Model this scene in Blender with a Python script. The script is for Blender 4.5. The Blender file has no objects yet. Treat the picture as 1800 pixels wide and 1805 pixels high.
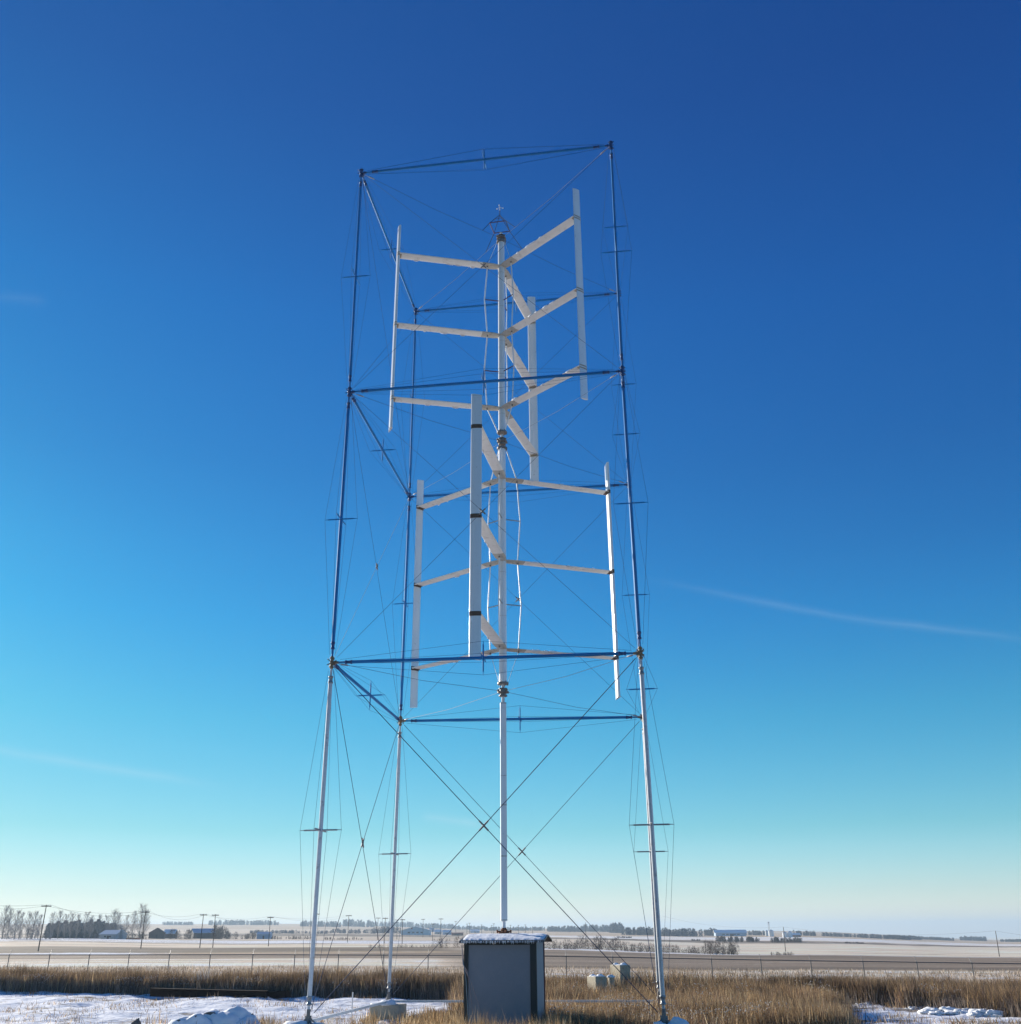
import bpy, math, random
import numpy as np
from mathutils import Vector, Matrix, noise
random.seed(7); rng = np.random.default_rng(7)
S = bpy.context.scene; COL = S.collection
PI = math.pi
# ------------------------------------------------------------------ camera
FPX, CX, CY = 1769.24, 900.0, 902.5
CAM = Vector((6.442, -46.798, 2.893))
cf = Vector((-0.1182, 0.9142, 0.3877)).normalized()
cr = Vector((0.9913, 0.1312, -0.0069)).normalized()
cu = cr.cross(cf).normalized(); cr = cf.cross(cu).normalized()
cam = bpy.data.objects.new('camera', bpy.data.cameras.new('camera')); COL.objects.link(cam)
cam.matrix_world = Matrix(((cr.x, cu.x, -cf.x, CAM.x), (cr.y, cu.y, -cf.y, CAM.y), (cr.z, cu.z, -cf.z, CAM.z), (0, 0, 0, 1)))
cam.data.sensor_width = 36; cam.data.sensor_fit = 'HORIZONTAL'; cam.data.lens = 36 * FPX / 1800
cam.data.clip_start = 0.5; cam.data.clip_end = 40000
S.camera = cam
FH = Vector((cf.x, cf.y, 0)).normalized(); RH = Vector((FH.y, -FH.x, 0))

def ray(px, py): return cf + cr * ((px - CX) / FPX) - cu * ((py - CY) / FPX)
def unp(px, py, Y):                       # point of the ray on the plane y = Y
    d = ray(px, py); return CAM + d * ((Y - CAM.y) / d.y)
def pt(px, py, dist):                     # point of the ray at a forward ground distance
    d = ray(px, py); return CAM + d * (dist / d.dot(FH))
def proj(P):
    v = Vector(P) - CAM; z = v.dot(cf)
    return CX + FPX * v.dot(cr) / z, CY - FPX * v.dot(cu) / z
def hor(px):                              # horizon row
    return 1653.4 - 13.49 * px / 1800

# ------------------------------------------------------------------ terrain heights
TC = [0, 450, 900, 1350, 1800]
TD = [45, 60, 76, 100, 180, 280, 430, 550, 900, 1500, 2500, 4500, 9000]
ROWS = {280: (1679, 1677.5, 1675, 1684, 1688), 430: (1665, 1668, 1666, 1680, 1685), 550: (1657, 1662, 1662, 1675, 1680),
        900: (1651, 1655, 1655, 1663, 1670), 1500: (1646, 1646, 1649, 1652, 1664), 2500: (1638, 1637, 1643, 1646, 1660),
        4500: (1630, 1629, 1637, 1641, 1657), 9000: (1631, 1630, 1638, 1642, 1658)}
TZ = []
for d in TD:
    if d <= 60: TZ.append([-.85, -1.0, -1.1, -1.1, -1.15] if d < 50 else [-.7, -.85, -.98, -1.05, -1.12])
    elif d <= 100: TZ.append([-.5, -.62, -.85, -1.0, -1.1])
    elif d == 180: TZ.append([-.55, -.7, -.9, -1.7, -2.1])
    else: TZ.append([pt(c, ROWS[d][k], d).z for k, c in enumerate(TC)])
TZ = np.array(TZ); TCa = np.array(TC, float); LTD = np.log(np.array(TD, float))
def tz(px, d):
    px = np.clip(px, 0, 1800); ld = np.log(np.clip(d, 45, 9000))
    i = np.clip(np.searchsorted(LTD, ld) - 1, 0, len(TD) - 2); j = np.clip(np.searchsorted(TCa, px) - 1, 0, 3)
    a = (ld - LTD[i]) / (LTD[i + 1] - LTD[i]); b = (px - TCa[j]) / 450
    b = b * b * (3 - 2 * b)
    return (TZ[i, j] * (1 - a) + TZ[i + 1, j] * a) * (1 - b) + (TZ[i, j + 1] * (1 - a) + TZ[i + 1, j + 1] * a) * b
def world_to_td(x, y):
    v = Vector((x - CAM.x, y - CAM.y, 0)); u = v.dot(FH); return v.dot(RH) / max(u, .01), u
def t2px(t): return 900 + t * 1917
def ground(x, y):
    t, u = world_to_td(x, y); return float(tz(t2px(t), max(u, 45)))
def gpt(px, d):                           # ground point seen in column px at distance d
    z = float(tz(px, d))
    for _ in range(3):
        # find row so that the ray at distance d has height z
        a, b = pt(px, 1640, d), pt(px, 1700, d)
        row = 1640 + (z - a.z) / (b.z - a.z) * 60
        P = pt(px, row, d)
    return P
def dist_at(px, row):                     # distance of the ground seen at this row
    lo = 50.0
    for d in np.geomspace(50, 4500, 500):
        a, b = pt(px, 1640, d), pt(px, 1700, d)
        r = 1640 + (float(tz(px, d)) - a.z) / (b.z - a.z) * 60
        if r <= row: return d
    return 4400.0

# ------------------------------------------------------------------ materials
def mat(name, col, rough=.6, metal=0., spec=.5, nscale=0, namt=0., bump=0., bscale=30, dirt=None, dirt_scale=3, dirt_w=(.55, .7), coat=0):
    m = bpy.data.materials.new(name); m.use_nodes = True; nt = m.node_tree; N = nt.nodes; L = nt.links
    b = N['Principled BSDF']; b.inputs['Roughness'].default_value = rough; b.inputs['Metallic'].default_value = metal
    b.inputs['Specular IOR Level'].default_value = spec; b.inputs['Coat Weight'].default_value = coat; b.inputs['Coat Roughness'].default_value = .09
    b.inputs['Base Color'].default_value = (*col, 1)
    tc = N.new('ShaderNodeTexCoord'); last = None
    if nscale:
        n = N.new('ShaderNodeTexNoise'); n.inputs['Scale'].default_value = nscale; n.inputs['Detail'].default_value = 5
        L.new(tc.outputs['Object'], n.inputs['Vector'])
        mx = N.new('ShaderNodeMix'); mx.data_type = 'RGBA'
        mx.inputs[6].default_value = (*[c * (1 - namt) for c in col], 1); mx.inputs[7].default_value = (*[min(1, c * (1 + namt)) for c in col], 1)
        L.new(n.outputs['Fac'], mx.inputs[0]); last = mx.outputs[2]
    if dirt:
        n = N.new('ShaderNodeTexNoise'); n.inputs['Scale'].default_value = dirt_scale; n.inputs['Detail'].default_value = 8; n.inputs['Roughness'].default_value = .7
        L.new(tc.outputs['Object'], n.inputs['Vector'])
        mr = N.new('ShaderNodeMapRange'); mr.inputs[1].default_value, mr.inputs[2].default_value = dirt_w
        L.new(n.outputs['Fac'], mr.inputs[0])
        mx = N.new('ShaderNodeMix'); mx.data_type = 'RGBA'; mx.inputs[6].default_value = (*col, 1); mx.inputs[7].default_value = (*dirt, 1)
        if last: L.new(last, mx.inputs[6])
        L.new(mr.outputs[0], mx.inputs[0]); last = mx.outputs[2]
    if last: L.new(last, b.inputs['Base Color'])
    if bump:
        n = N.new('ShaderNodeTexNoise'); n.inputs['Scale'].default_value = bscale; n.inputs['Detail'].default_value = 4
        L.new(tc.outputs['Object'], n.inputs['Vector'])
        bp = N.new('ShaderNodeBump'); bp.inputs['Strength'].default_value = bump; bp.inputs['Distance'].default_value = .05
        L.new(n.outputs['Fac'], bp.inputs['Height']); L.new(bp.outputs['Normal'], b.inputs['Normal'])
    return m
M = dict(
    blade=mat('fibreglass_white', (.86, .87, .87), .25, spec=.6, nscale=1.5, namt=.05, dirt=(.42, .40, .36), dirt_scale=5, dirt_w=(.6, .8), coat=.7),
    arm=mat('arm_white', (.85, .83, .79), .42, nscale=2, namt=.08, dirt=(.40, .36, .30), dirt_scale=2.5, dirt_w=(.55, .85)),
    mast=mat('mast_white', (.84, .85, .86), .3, nscale=2, namt=.06, dirt=(.45, .42, .38), dirt_scale=3, dirt_w=(.6, .85)),
    plate=mat('root_plate', (.52, .50, .45), .5, metal=.2, nscale=6, namt=.2, dirt=(.28, .22, .16), dirt_scale=6, dirt_w=(.5, .7)),
    rust=mat('rusty_band', (.12, .075, .05), .8, nscale=14, namt=.5, dirt=(.22, .10, .05), dirt_scale=9),
    tan_band=mat('tan_band', (.42, .34, .25), .7, nscale=14, namt=.3),
    blue=mat('blue_paint', (.018, .205, .52), .6, spec=.2, nscale=3, namt=.15, dirt=(.05, .11, .25), dirt_scale=4, dirt_w=(.55, .8)),
    galv=mat('galvanised', (.72, .73, .74), .65, metal=0, spec=.3, nscale=7, namt=.12, dirt=(.45, .42, .4), dirt_scale=5),
    grey_steel=mat('grey_steel', (.34, .35, .36), .5, metal=.5, nscale=8, namt=.2),
    bolt=mat('joint_steel', (.24, .22, .21), .6, metal=.5, nscale=12, namt=.4),
    joint_blue=mat('joint_blue', (.025, .085, .24), .5, metal=.2, nscale=12, namt=.4),
    joint_rust=mat('joint_rust', (.26, .19, .12), .65, metal=.3, nscale=12, namt=.5),
    cable=mat('steel_cable', (.06, .075, .12), .85, spec=.1), cable_pale=mat('galvanised_cable', (.42, .38, .38), .5, metal=.4),
    wire=mat('stay_wire', (.035, .07, .14), .9, spec=.05), maroon=mat('maroon_paint', (.10, .012, .025), .5),
    white_plastic=mat('white_plastic', (.8, .78, .8), .5), dark=mat('dark_frame', (.018, .024, .024), .6, nscale=5, namt=.3),
    panel=mat('grey_panel', (.22, .235, .27), .65, nscale=40, namt=.16, dirt=(.26, .265, .29), dirt_scale=1.2, dirt_w=(.45, .75), bump=.15, bscale=60),
    side=mat('shed_side', (.26, .30, .34), .6, nscale=3, namt=.1), snow=mat('snow', (.84, .85, .88), .75, spec=.2, bump=.6, bscale=7),
    roof=mat('dark_roof', (.06, .065, .07), .5), concrete=mat('concrete', (.44, .39, .30), .9, nscale=6, namt=.25, dirt=(.20, .17, .13), dirt_scale=3, bump=.5, bscale=12),
    timber=mat('dark_timber', (.028, .019, .016), .95, spec=.1, nscale=4, namt=.4), pole_wood=mat('pole_wood', (.11, .085, .065), .9, nscale=3, namt=.3),
    rock=mat('rock', (.14, .12, .11), .9, nscale=3, namt=.4, bump=.6, bscale=6), tape=mat('tape', (.42, .36, .27), .7),
    hose=mat('hose', (.30, .24, .24), .6), bluehose=mat('blue_hose', (.03, .10, .16), .5),
    fence=mat('fence_steel', (.16, .16, .165), .5, metal=.5), insul=mat('insulator', (.5, .55, .6), .3),
    bark=mat('bare_bark', (.25, .215, .19), .95, nscale=4, namt=.3), twig=mat('bare_twigs', (.34, .30, .27), .95),
    conifer=mat('conifer_needles', (.27, .25, .215), .95, nscale=.8, namt=.4), frost=mat('frosted_needles', (.42, .46, .48), .95),
    wood_far=mat('far_woods', (.12, .13, .15), .95, nscale=.05, namt=.35), brush=mat('brush_twigs', (.10, .072, .058), .95),
    housewall=mat('house_wall', (.40, .40, .40), .8, nscale=.6, namt=.1), brown=mat('brown_wall', (.12, .085, .07), .85, nscale=.6, namt=.2),
    darkwall=mat('dark_wall', (.06, .05, .05), .85), bluewall=mat('pale_blue_wall', (.36, .46, .58), .7), white=mat('white_wall', (.72, .74, .76), .7),
    redbrown=mat('red_brown', (.22, .07, .05), .85), win=mat('window_glass', (.03, .035, .045), .15), orange=mat('orange_net', (.55, .12, .05), .8),
    metalroof=mat('metal_roof', (.45, .50, .58), .4, metal=.3), hill=mat('hoop', (.62, .64, .66), .6),
)
def vcol_mat(name, rough=.9, transl=.0):
    m = bpy.data.materials.new(name); m.use_nodes = True; N = m.node_tree.nodes; L = m.node_tree.links
    b = N['Principled BSDF']; b.inputs['Roughness'].default_value = rough; b.inputs['Specular IOR Level'].default_value = .25
    a = N.new('ShaderNodeAttribute'); a.attribute_name = 'col'; L.new(a.outputs['Color'], b.inputs['Base Color'])
    if transl:
        t = N.new('ShaderNodeBsdfTranslucent'); L.new(a.outputs['Color'], t.inputs['Color'])
        mx = N.new('ShaderNodeMixShader'); mx.inputs[0].default_value = transl
        L.new(b.outputs[0], mx.inputs[1]); L.new(t.outputs[0], mx.inputs[2]); L.new(mx.outputs[0], N['Material Output'].inputs[0])
    return m
M['grass'] = vcol_mat('dry_grass', transl=.35)

# ------------------------------------------------------------------ mesh builder
class MB:
    def __init__(s): s.v = []; s.f = []; s.sm = []
    def add(s, vs, fs, smooth=False):
        o = len(s.v); s.v += [tuple(v) for v in vs]; s.f += [tuple(i + o for i in f) for f in fs]; s.sm += [smooth] * len(fs)
    def tube(s, pts, rad, n=8, smooth=True, cap=True, phase=0.):
        pts = [Vector(p) for p in pts]
        if not hasattr(rad, '__len__'): rad = [rad] * len(pts)
        vs = []; fs = []; ref = None
        for i, p in enumerate(pts):
            a = pts[max(0, i - 1)]; b = pts[min(len(pts) - 1, i + 1)]; d = (b - a).normalized()
            if ref is None: ref = Vector((0, 0, 1)) if abs(d.z) < .9 else Vector((1, 0, 0))
            x = (ref - d * ref.dot(d)).normalized(); y = d.cross(x)
            for k in range(n):
                an = phase + 2 * PI * k / n; vs.append(p + (x * math.cos(an) + y * math.sin(an)) * rad[i])
        for i in range(len(pts) - 1):
            for k in range(n):
                a = i * n + k; b = i * n + (k + 1) % n; fs.append((a, b, b + n, a + n))
        s.add(vs, fs, smooth)
        if cap: s.add(vs[:n][::-1], [tuple(range(n))]); s.add(vs[-n:], [tuple(range(n))])
        return s
    def box(s, c, half, ax=None, taper=1.):
        c = Vector(c); X, Y, Z = ax or (Vector((1, 0, 0)), Vector((0, 1, 0)), Vector((0, 0, 1)))
        vs = []
        for k in (-1, 1):
            t = 1 if k < 0 else taper
            for i, j in ((-1, -1), (1, -1), (1, 1), (-1, 1)): vs.append(c + X * (i * half[0] * t) + Y * (j * half[1] * t) + Z * (k * half[2]))
        s.add(vs, [(3, 2, 1, 0), (4, 5, 6, 7), (0, 1, 5, 4), (1, 2, 6, 5), (2, 3, 7, 6), (3, 0, 4, 7)]); return s
    def loft(s, rings, smooth=True, cap=True):
        n = len(rings[0]); vs = [v for r in rings for v in r]; fs = []
        for i in range(len(rings) - 1):
            for k in range(n): a = i * n + k; b = i * n + (k + 1) % n; fs.append((a, b, b + n, a + n))
        s.add(vs, fs, smooth)
        if cap: s.add(rings[0][::-1], [tuple(range(n))]); s.add(rings[-1], [tuple(range(n))])
        return s
    def lump(s, c, r, seed=0, amp=.25, nu=14, nv=8, squash=(1, 1, 1), flat=None):
        c = Vector(c); vs = []; fs = []
        for j in range(nv + 1):
            th = PI * j / nv
            for i in range(nu):
                ph = 2 * PI * i / nu; d = Vector((math.sin(th) * math.cos(ph), math.sin(th) * math.sin(ph), math.cos(th)))
                k = 1 + amp * noise.noise(d * 1.7 + Vector((seed * 3.1, seed, 0))) * 1.6 + amp * .4 * noise.noise(d * 5 + Vector((seed, 0, 3)))
                p = Vector((d.x * squash[0], d.y * squash[1], d.z * squash[2])) * (r * k)
                if flat is not None and p.z < flat: p.z = flat
                vs.append(c + p)
        for j in range(nv):
            for i in range(nu): a = j * nu + i; b = j * nu + (i + 1) % nu; fs.append((a, a + nu, b + nu, b))
        s.add(vs, fs, True); return s
    def build(s, name, m, parent=None, loc=None):
        me = bpy.data.meshes.new(name); org = Vector(loc) if loc is not None else Vector((0, 0, 0))
        if parent is not None and loc is None:
            p = parent
            while p is not None: org = org + p.location; p = p.parent
        me.from_pydata([tuple(Vector(v) - org) for v in s.v], [], s.f)
        me.polygons.foreach_set('use_smooth', s.sm); me.materials.append(M[m] if isinstance(m, str) else m); me.update()
        o = bpy.data.objects.new(name, me); COL.objects.link(o)
        if parent is not None: o.parent = parent
        elif loc is not None: o.location = org
        return o
def tag(o, label=None, cat=None, group=None, kind=None):
    if label: o['label'] = label
    if cat: o['category'] = cat
    if group: o['group'] = group
    if kind: o['kind'] = kind
    return o
def thing(name, loc, label, cat, group=None):
    o = bpy.data.objects.new(name, None); o.empty_display_size = .2; COL.objects.link(o); o.location = loc
    bpy.context.view_layer.update(); return tag(o, label, cat, group)
def fast_mesh(name, V, F, m, cols=None, smooth=False):     # numpy: V (n,3), F (m,k)
    me = bpy.data.meshes.new(name); k = F.shape[1]
    me.vertices.add(len(V)); me.vertices.foreach_set('co', V.astype(np.float32).ravel())
    me.loops.add(F.size); me.loops.foreach_set('vertex_index', F.astype(np.int32).ravel())
    me.polygons.add(len(F)); me.polygons.foreach_set('loop_start', np.arange(0, F.size, k, dtype=np.int32))
    me.update(calc_edges=True)
    if smooth: me.polygons.foreach_set('use_smooth', np.ones(len(F), bool))
    if cols is not None:
        a = me.attributes.new('col', 'FLOAT_COLOR', 'POINT'); c = np.ones((len(V), 4), np.float32); c[:, :3] = cols; a.data.foreach_set('color', c.ravel())
    me.materials.append(M[m] if isinstance(m, str) else m)
    o = bpy.data.objects.new(name, me); COL.objects.link(o); return o

# ------------------------------------------------------------------ light and sky
SUN_AZ, SUN_EL = math.radians(-52.0), math.radians(16.7)      # azimuth from +Y, clockwise positive
sv = Vector((math.sin(SUN_AZ) * math.cos(SUN_EL), math.cos(SUN_AZ) * math.cos(SUN_EL), math.sin(SUN_EL)))
sl = bpy.data.lights.new('sun', 'SUN'); sl.energy = 5.0; sl.angle = math.radians(.5); sl.color = (1, .93, .82)
so = bpy.data.objects.new('sun', sl); COL.objects.link(so); so.rotation_euler = sv.to_track_quat('Z', 'Y').to_euler(); so.location = (-60, 20, 60)
W = bpy.data.worlds.new('World'); S.world = W; W.use_nodes = True; N = W.node_tree.nodes; L = W.node_tree.links
bg = N['Background']; bg.inputs['Strength'].default_value = .0615
sky = N.new('ShaderNodeTexSky'); sky.sky_type = 'NISHITA'; sky.sun_disc = False; sky.sun_elevation = SUN_EL; sky.sun_rotation = SUN_AZ
sky.altitude = 0; sky.air_density = 1.0; sky.dust_density = .12; sky.ozone_density = 3.0
hsv = N.new('ShaderNodeHueSaturation'); hsv.inputs['Saturation'].default_value = 1.25; L.new(sky.outputs[0], hsv.inputs['Color'])
tcw = N.new('ShaderNodeTexCoord')
cur = hsv.outputs[0]
def vmath(op, a, b=None):
    n = N.new('ShaderNodeVectorMath'); n.operation = op; L.new(a, n.inputs[0])
    if b is not None: n.inputs[1].default_value = b
    return n
def fmath(op, a, b=None, clamp=False):
    n = N.new('ShaderNodeMath'); n.operation = op; n.use_clamp = clamp
    for i, q in enumerate((a, b)):
        if q is None: continue
        if isinstance(q, (int, float)): n.inputs[i].default_value = q
        else: L.new(q, n.inputs[i])
    return n.outputs[0]
SKYR = [(0.0, 1.45, 1.40, 1.66), (0.035, .96, 1.11, 1.36), (0.09, .56, 1.02, 1.08), (0.19, .31, 1.06, 1.11), (0.28, .16, .99, 1.2), (0.42, .125, .85, 1.18), (0.55, .10, .83, 1.27), (0.7, .15, .68, 1.16)]
sep = N.new('ShaderNodeSeparateXYZ'); L.new(tcw.outputs['Generated'], sep.inputs[0])
rp = N.new('ShaderNodeValToRGB'); rp.color_ramp.interpolation = 'LINEAR'; rp.color_ramp.elements.remove(rp.color_ramp.elements[1])
for i, (p_, a_, b_, c_) in enumerate(SKYR):
    e_ = rp.color_ramp.elements[0] if i == 0 else rp.color_ramp.elements.new(p_)
    e_.position = p_; e_.color = (a_ / 2, b_ / 2, c_ / 2, 1)
L.new(sep.outputs[2], rp.inputs[0])
ml = N.new('ShaderNodeVectorMath'); ml.operation = 'MULTIPLY'; L.new(cur, ml.inputs[0]); L.new(rp.outputs['Color'], ml.inputs[1])
m2 = N.new('ShaderNodeVectorMath'); m2.operation = 'SCALE'; L.new(ml.outputs[0], m2.inputs[0]); m2.inputs['Scale'].default_value = 2
SKYK = (-0.62, -0.10, 0.15)
az_ = vmath('DOT_PRODUCT', tcw.outputs['Generated'], tuple(RH)).outputs['Value']
cbk = N.new('ShaderNodeCombineXYZ')
low_ = fmath('SUBTRACT', 1.0, fmath('DIVIDE', sep.outputs[2], .34), True)
for i in range(3):
    k_ = fmath('ADD', SKYK[i], fmath('MULTIPLY', low_, (1.35, .72, .40)[i]))
    L.new(fmath('MAXIMUM', fmath('ADD', 1.0, fmath('MULTIPLY', az_, k_)), .3), cbk.inputs[i])
m3 = N.new('ShaderNodeVectorMath'); m3.operation = 'MULTIPLY'; L.new(m2.outputs[0], m3.inputs[0]); L.new(cbk.outputs[0], m3.inputs[1]); cur = m3.outputs[0]
def wisp(p0, p1, width, strength, sag=0., fade=.25):          # thin cirrus streak along a great circle
    global cur
    a, b = ray(*p0).normalized(), ray(*p1).normalized(); nrm = a.cross(b).normalized(); mid = (a + b).normalized(); tan = nrm.cross(mid)
    half = math.acos(a.dot(b)) / 2
    s_ = vmath('DOT_PRODUCT', tcw.outputs['Generated'], tuple(tan)).outputs['Value']
    h_ = vmath('DOT_PRODUCT', tcw.outputs['Generated'], tuple(nrm)).outputs['Value']
    f_ = vmath('DOT_PRODUCT', tcw.outputs['Generated'], tuple(mid)).outputs['Value']
    nz = N.new('ShaderNodeTexNoise'); nz.inputs['Scale'].default_value = 9; nz.inputs['Detail'].default_value = 6; L.new(tcw.outputs['Generated'], nz.inputs['Vector'])
    u = fmath('DIVIDE', s_, half)
    bend = fmath('MULTIPLY', fmath('SUBTRACT', 1.0, fmath('MULTIPLY', u, u)), sag)
    w = fmath('ADD', h_, bend); w = fmath('ADD', w, fmath('MULTIPLY', fmath('SUBTRACT', nz.outputs['Fac'], .5), width * 1.2))
    g = fmath('SUBTRACT', 1.0, fmath('DIVIDE', fmath('ABSOLUTE', w), width), True); g = fmath('MULTIPLY', g, g)
    e = fmath('DIVIDE', fmath('SUBTRACT', 1.0, fmath('ABSOLUTE', u)), fade, True)
    g = fmath('MULTIPLY', fmath('MULTIPLY', g, e), fmath('MULTIPLY', nz.outputs['Fac'], strength * 2))
    g = fmath('MULTIPLY', g, fmath('GREATER_THAN', f_, 0.0))
    mx = N.new('ShaderNodeMix'); mx.data_type = 'RGBA'; L.new(g, mx.inputs[0]); L.new(cur, mx.inputs[6]); mx.inputs[7].default_value = (7, 8.2, 9, 1); cur = mx.outputs[2]
wisp((1110, 1012), (1960, 1140), .008, .06, sag=-.010, fade=.7)
wisp((-160, 1290), (420, 1388), 0.009, .13, sag=-.003, fade=.6)
wisp((-120, 510), (90, 535), 0.010, .03)
wisp((740, 1438), (850, 1456), .008, .12)
L.new(cur, bg.inputs['Color'])
S.view_settings.view_transform = 'Standard'; S.view_settings.look = 'None'; S.view_settings.exposure = .76; S.view_settings.gamma = 1

# ------------------------------------------------------------------ ground sheet
def vnoise(x, y, seed=0):
    xi = np.floor(x).astype(np.int64); yi = np.floor(y).astype(np.int64); fx = x - xi; fy = y - yi
    def h(a, b):
        n = (a * 374761393 + b * 668265263 + seed * 1274126177) & 0x7fffffff; n = ((n ^ (n >> 13)) * 1274126177) & 0x7fffffff
        return (n ^ (n >> 16)) % 10007 / 10007.
    fx = fx * fx * (3 - 2 * fx); fy = fy * fy * (3 - 2 * fy)
    return (h(xi, yi) * (1 - fx) + h(xi + 1, yi) * fx) * (1 - fy) + (h(xi, yi + 1) * (1 - fx) + h(xi + 1, yi + 1) * fx) * fy
def fbm(x, y, o=4, seed=0): return sum(vnoise(x * 2 ** k, y * 2 ** k, seed + k) / 2 ** k for k in range(o)) / sum(1 / 2 ** k for k in range(o))
FA, FB = 73.0, -.165                                         # fence line: u = FA + FB v (camera-aligned ground axes)
def fence_u(t): return FA / (1 - FB * t)
def ground_cover(px, d, x, y):
    """albedo and snow share of the fields at a place"""
    t = (px - 900) / 1917; n = fbm(x / 22, y / 22, 4, 3); n2 = fbm(x / 3.1, y / 3.1, 3, 9)
    row = 0
    snow_c = np.zeros_like(d)
    brown = np.array([.155, .115, .075]); pale = np.array([.78, .61, .44]); grey = np.array([.29, .215, .15]); tan = np.array([.48, .34, .21]); dark = np.array([.09, .07, .05])
    c = np.tile(brown, (len(d), 1)); w = lambda a, b, s: np.clip((d * (1 + .10 * (n - .5)) - a) / s + .5, 0, 1) * np.clip((b - d * (1 + .10 * (n - .5))) / s + .5, 0, 1)
    def lay(col, k, sn=0.):
        nonlocal c, snow_c
        c = c * (1 - k[:, None]) + col * k[:, None]; snow_c = snow_c * (1 - k) + sn * k
    v_ = (x - CAM.x) * RH.x + (y - CAM.y) * RH.y; n3 = fbm(v_ / 55, d / 5.0, 4, 41); n4 = fbm(v_ / 12, d / 2.2, 3, 43)
    lf = np.clip((880 - px) / 120, 0, 1); rt = 1 - lf
    snowL = np.clip((840 - px) / 60, 0, 1) * w(30, 77.5, 2.)
    lay(brown * 1.1, w(0, 86, 4) * 1.0, .22)
    lay(brown * 1.2, snowL, .70)
    lay(brown * 1.2, np.clip((px - 1440) / 60, 0, 1) * w(30, 66, 3), .66)
    # beyond the fence, left
    lay(pale, lf * w(84, 190, 6), .45); lay(grey, lf * w(190, 245, 12), .12); lay(tan * .8, lf * w(245, 270, 12) * (px > 130), .2)
    lay(grey, lf * w(240, 285, 10) * (px <= 330) * np.clip((330 - px) / 120, 0, 1), .85)
    lay(brown * 1.2, lf * w(275, 400, 20), .10); lay(pale * .95, lf * w(380, 500, 25), .30); lay(grey, lf * w(500, 700, 40), .75)
    lay(pale * .8, lf * w(700, 1100, 60), .3); lay(grey * .8, lf * w(1100, 1500, 60), .15); lay(pale * .85, lf * w(1500, 2300, 60), .15); lay(tan * 1.2, lf * w(2300, 9000, 60), .12)
    # beyond the fence, right
    lay(pale, rt * w(80, 132, 6), .55); lay(grey * .95, rt * w(132, 285, 12), .12); lay(pale, rt * w(285, 340, 10), .75); lay(pale * 1.02, rt * w(340, 900, 30), .40)
    lay(grey, rt * w(900, 1050, 30) * (n > .5), .3); lay(pale, rt * w(1050, 1500, 60), .65); lay(tan * 1.15, rt * w(1500, 9000, 60), .35)
    far = np.clip((d - 82) / 10, 0, 1)
    c = c * (1 + far * ((n3 - .5) * 1.3 + (n4 - .5) * .5) * np.clip(500 / d, .35, 1))[:, None]
    snow_c = snow_c * (1 - far * .22) + far * (n3 - .52) * .55
    return np.clip(c, .02, .8), np.clip(snow_c, 0, 1), n
ts = np.concatenate([[-12, -6, -3, -1.8, -1.2, -.9, -.7], np.linspace(-.58, .58, 330), [.7, .9, 1.2, 1.8, 3, 6, 12]])
us = np.concatenate([[-9000, -3000, -900, -250, -60, -10, 15, 32, 42], np.arange(45, 100, .45), np.geomspace(100, 9000, 230)])
T, U = np.meshgrid(ts, us); V_ = np.where(np.abs(T) < .65, T * np.maximum(U, 45), np.clip(T * np.maximum(np.abs(U), 45), -9000 - 40 * np.abs(T), 9000 + 40 * np.abs(T)))
V_ = np.where((U < 45), T * 45 + np.sign(T) * (np.abs(T) > .65) * np.abs(T) * 700, V_)
X = CAM.x + FH.x * U + RH.x * V_; Y = CAM.y + FH.y * U + RH.y * V_
PXg = 900 + 1917 * T; Z = tz(PXg, np.maximum(U, 45))
near = np.clip((130 - U) / 40, 0, 1) * np.clip((.7 - np.abs(T)) * 10, 0, 1)
Z = Z + near * ((fbm(X / 1.3, Y / 1.3, 3, 21) - .5) * .34 + (fbm(X / 5, Y / 5, 2, 5) - .5) * .25)
cc, sn, nn = ground_cover(PXg.ravel(), U.ravel(), X.ravel(), Y.ravel())
nr, nc = T.shape; idx = np.arange(nr * nc).reshape(nr, nc)
F = np.stack([idx[:-1, :-1], idx[:-1, 1:], idx[1:, 1:], idx[1:, :-1]], -1).reshape(-1, 4)
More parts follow.
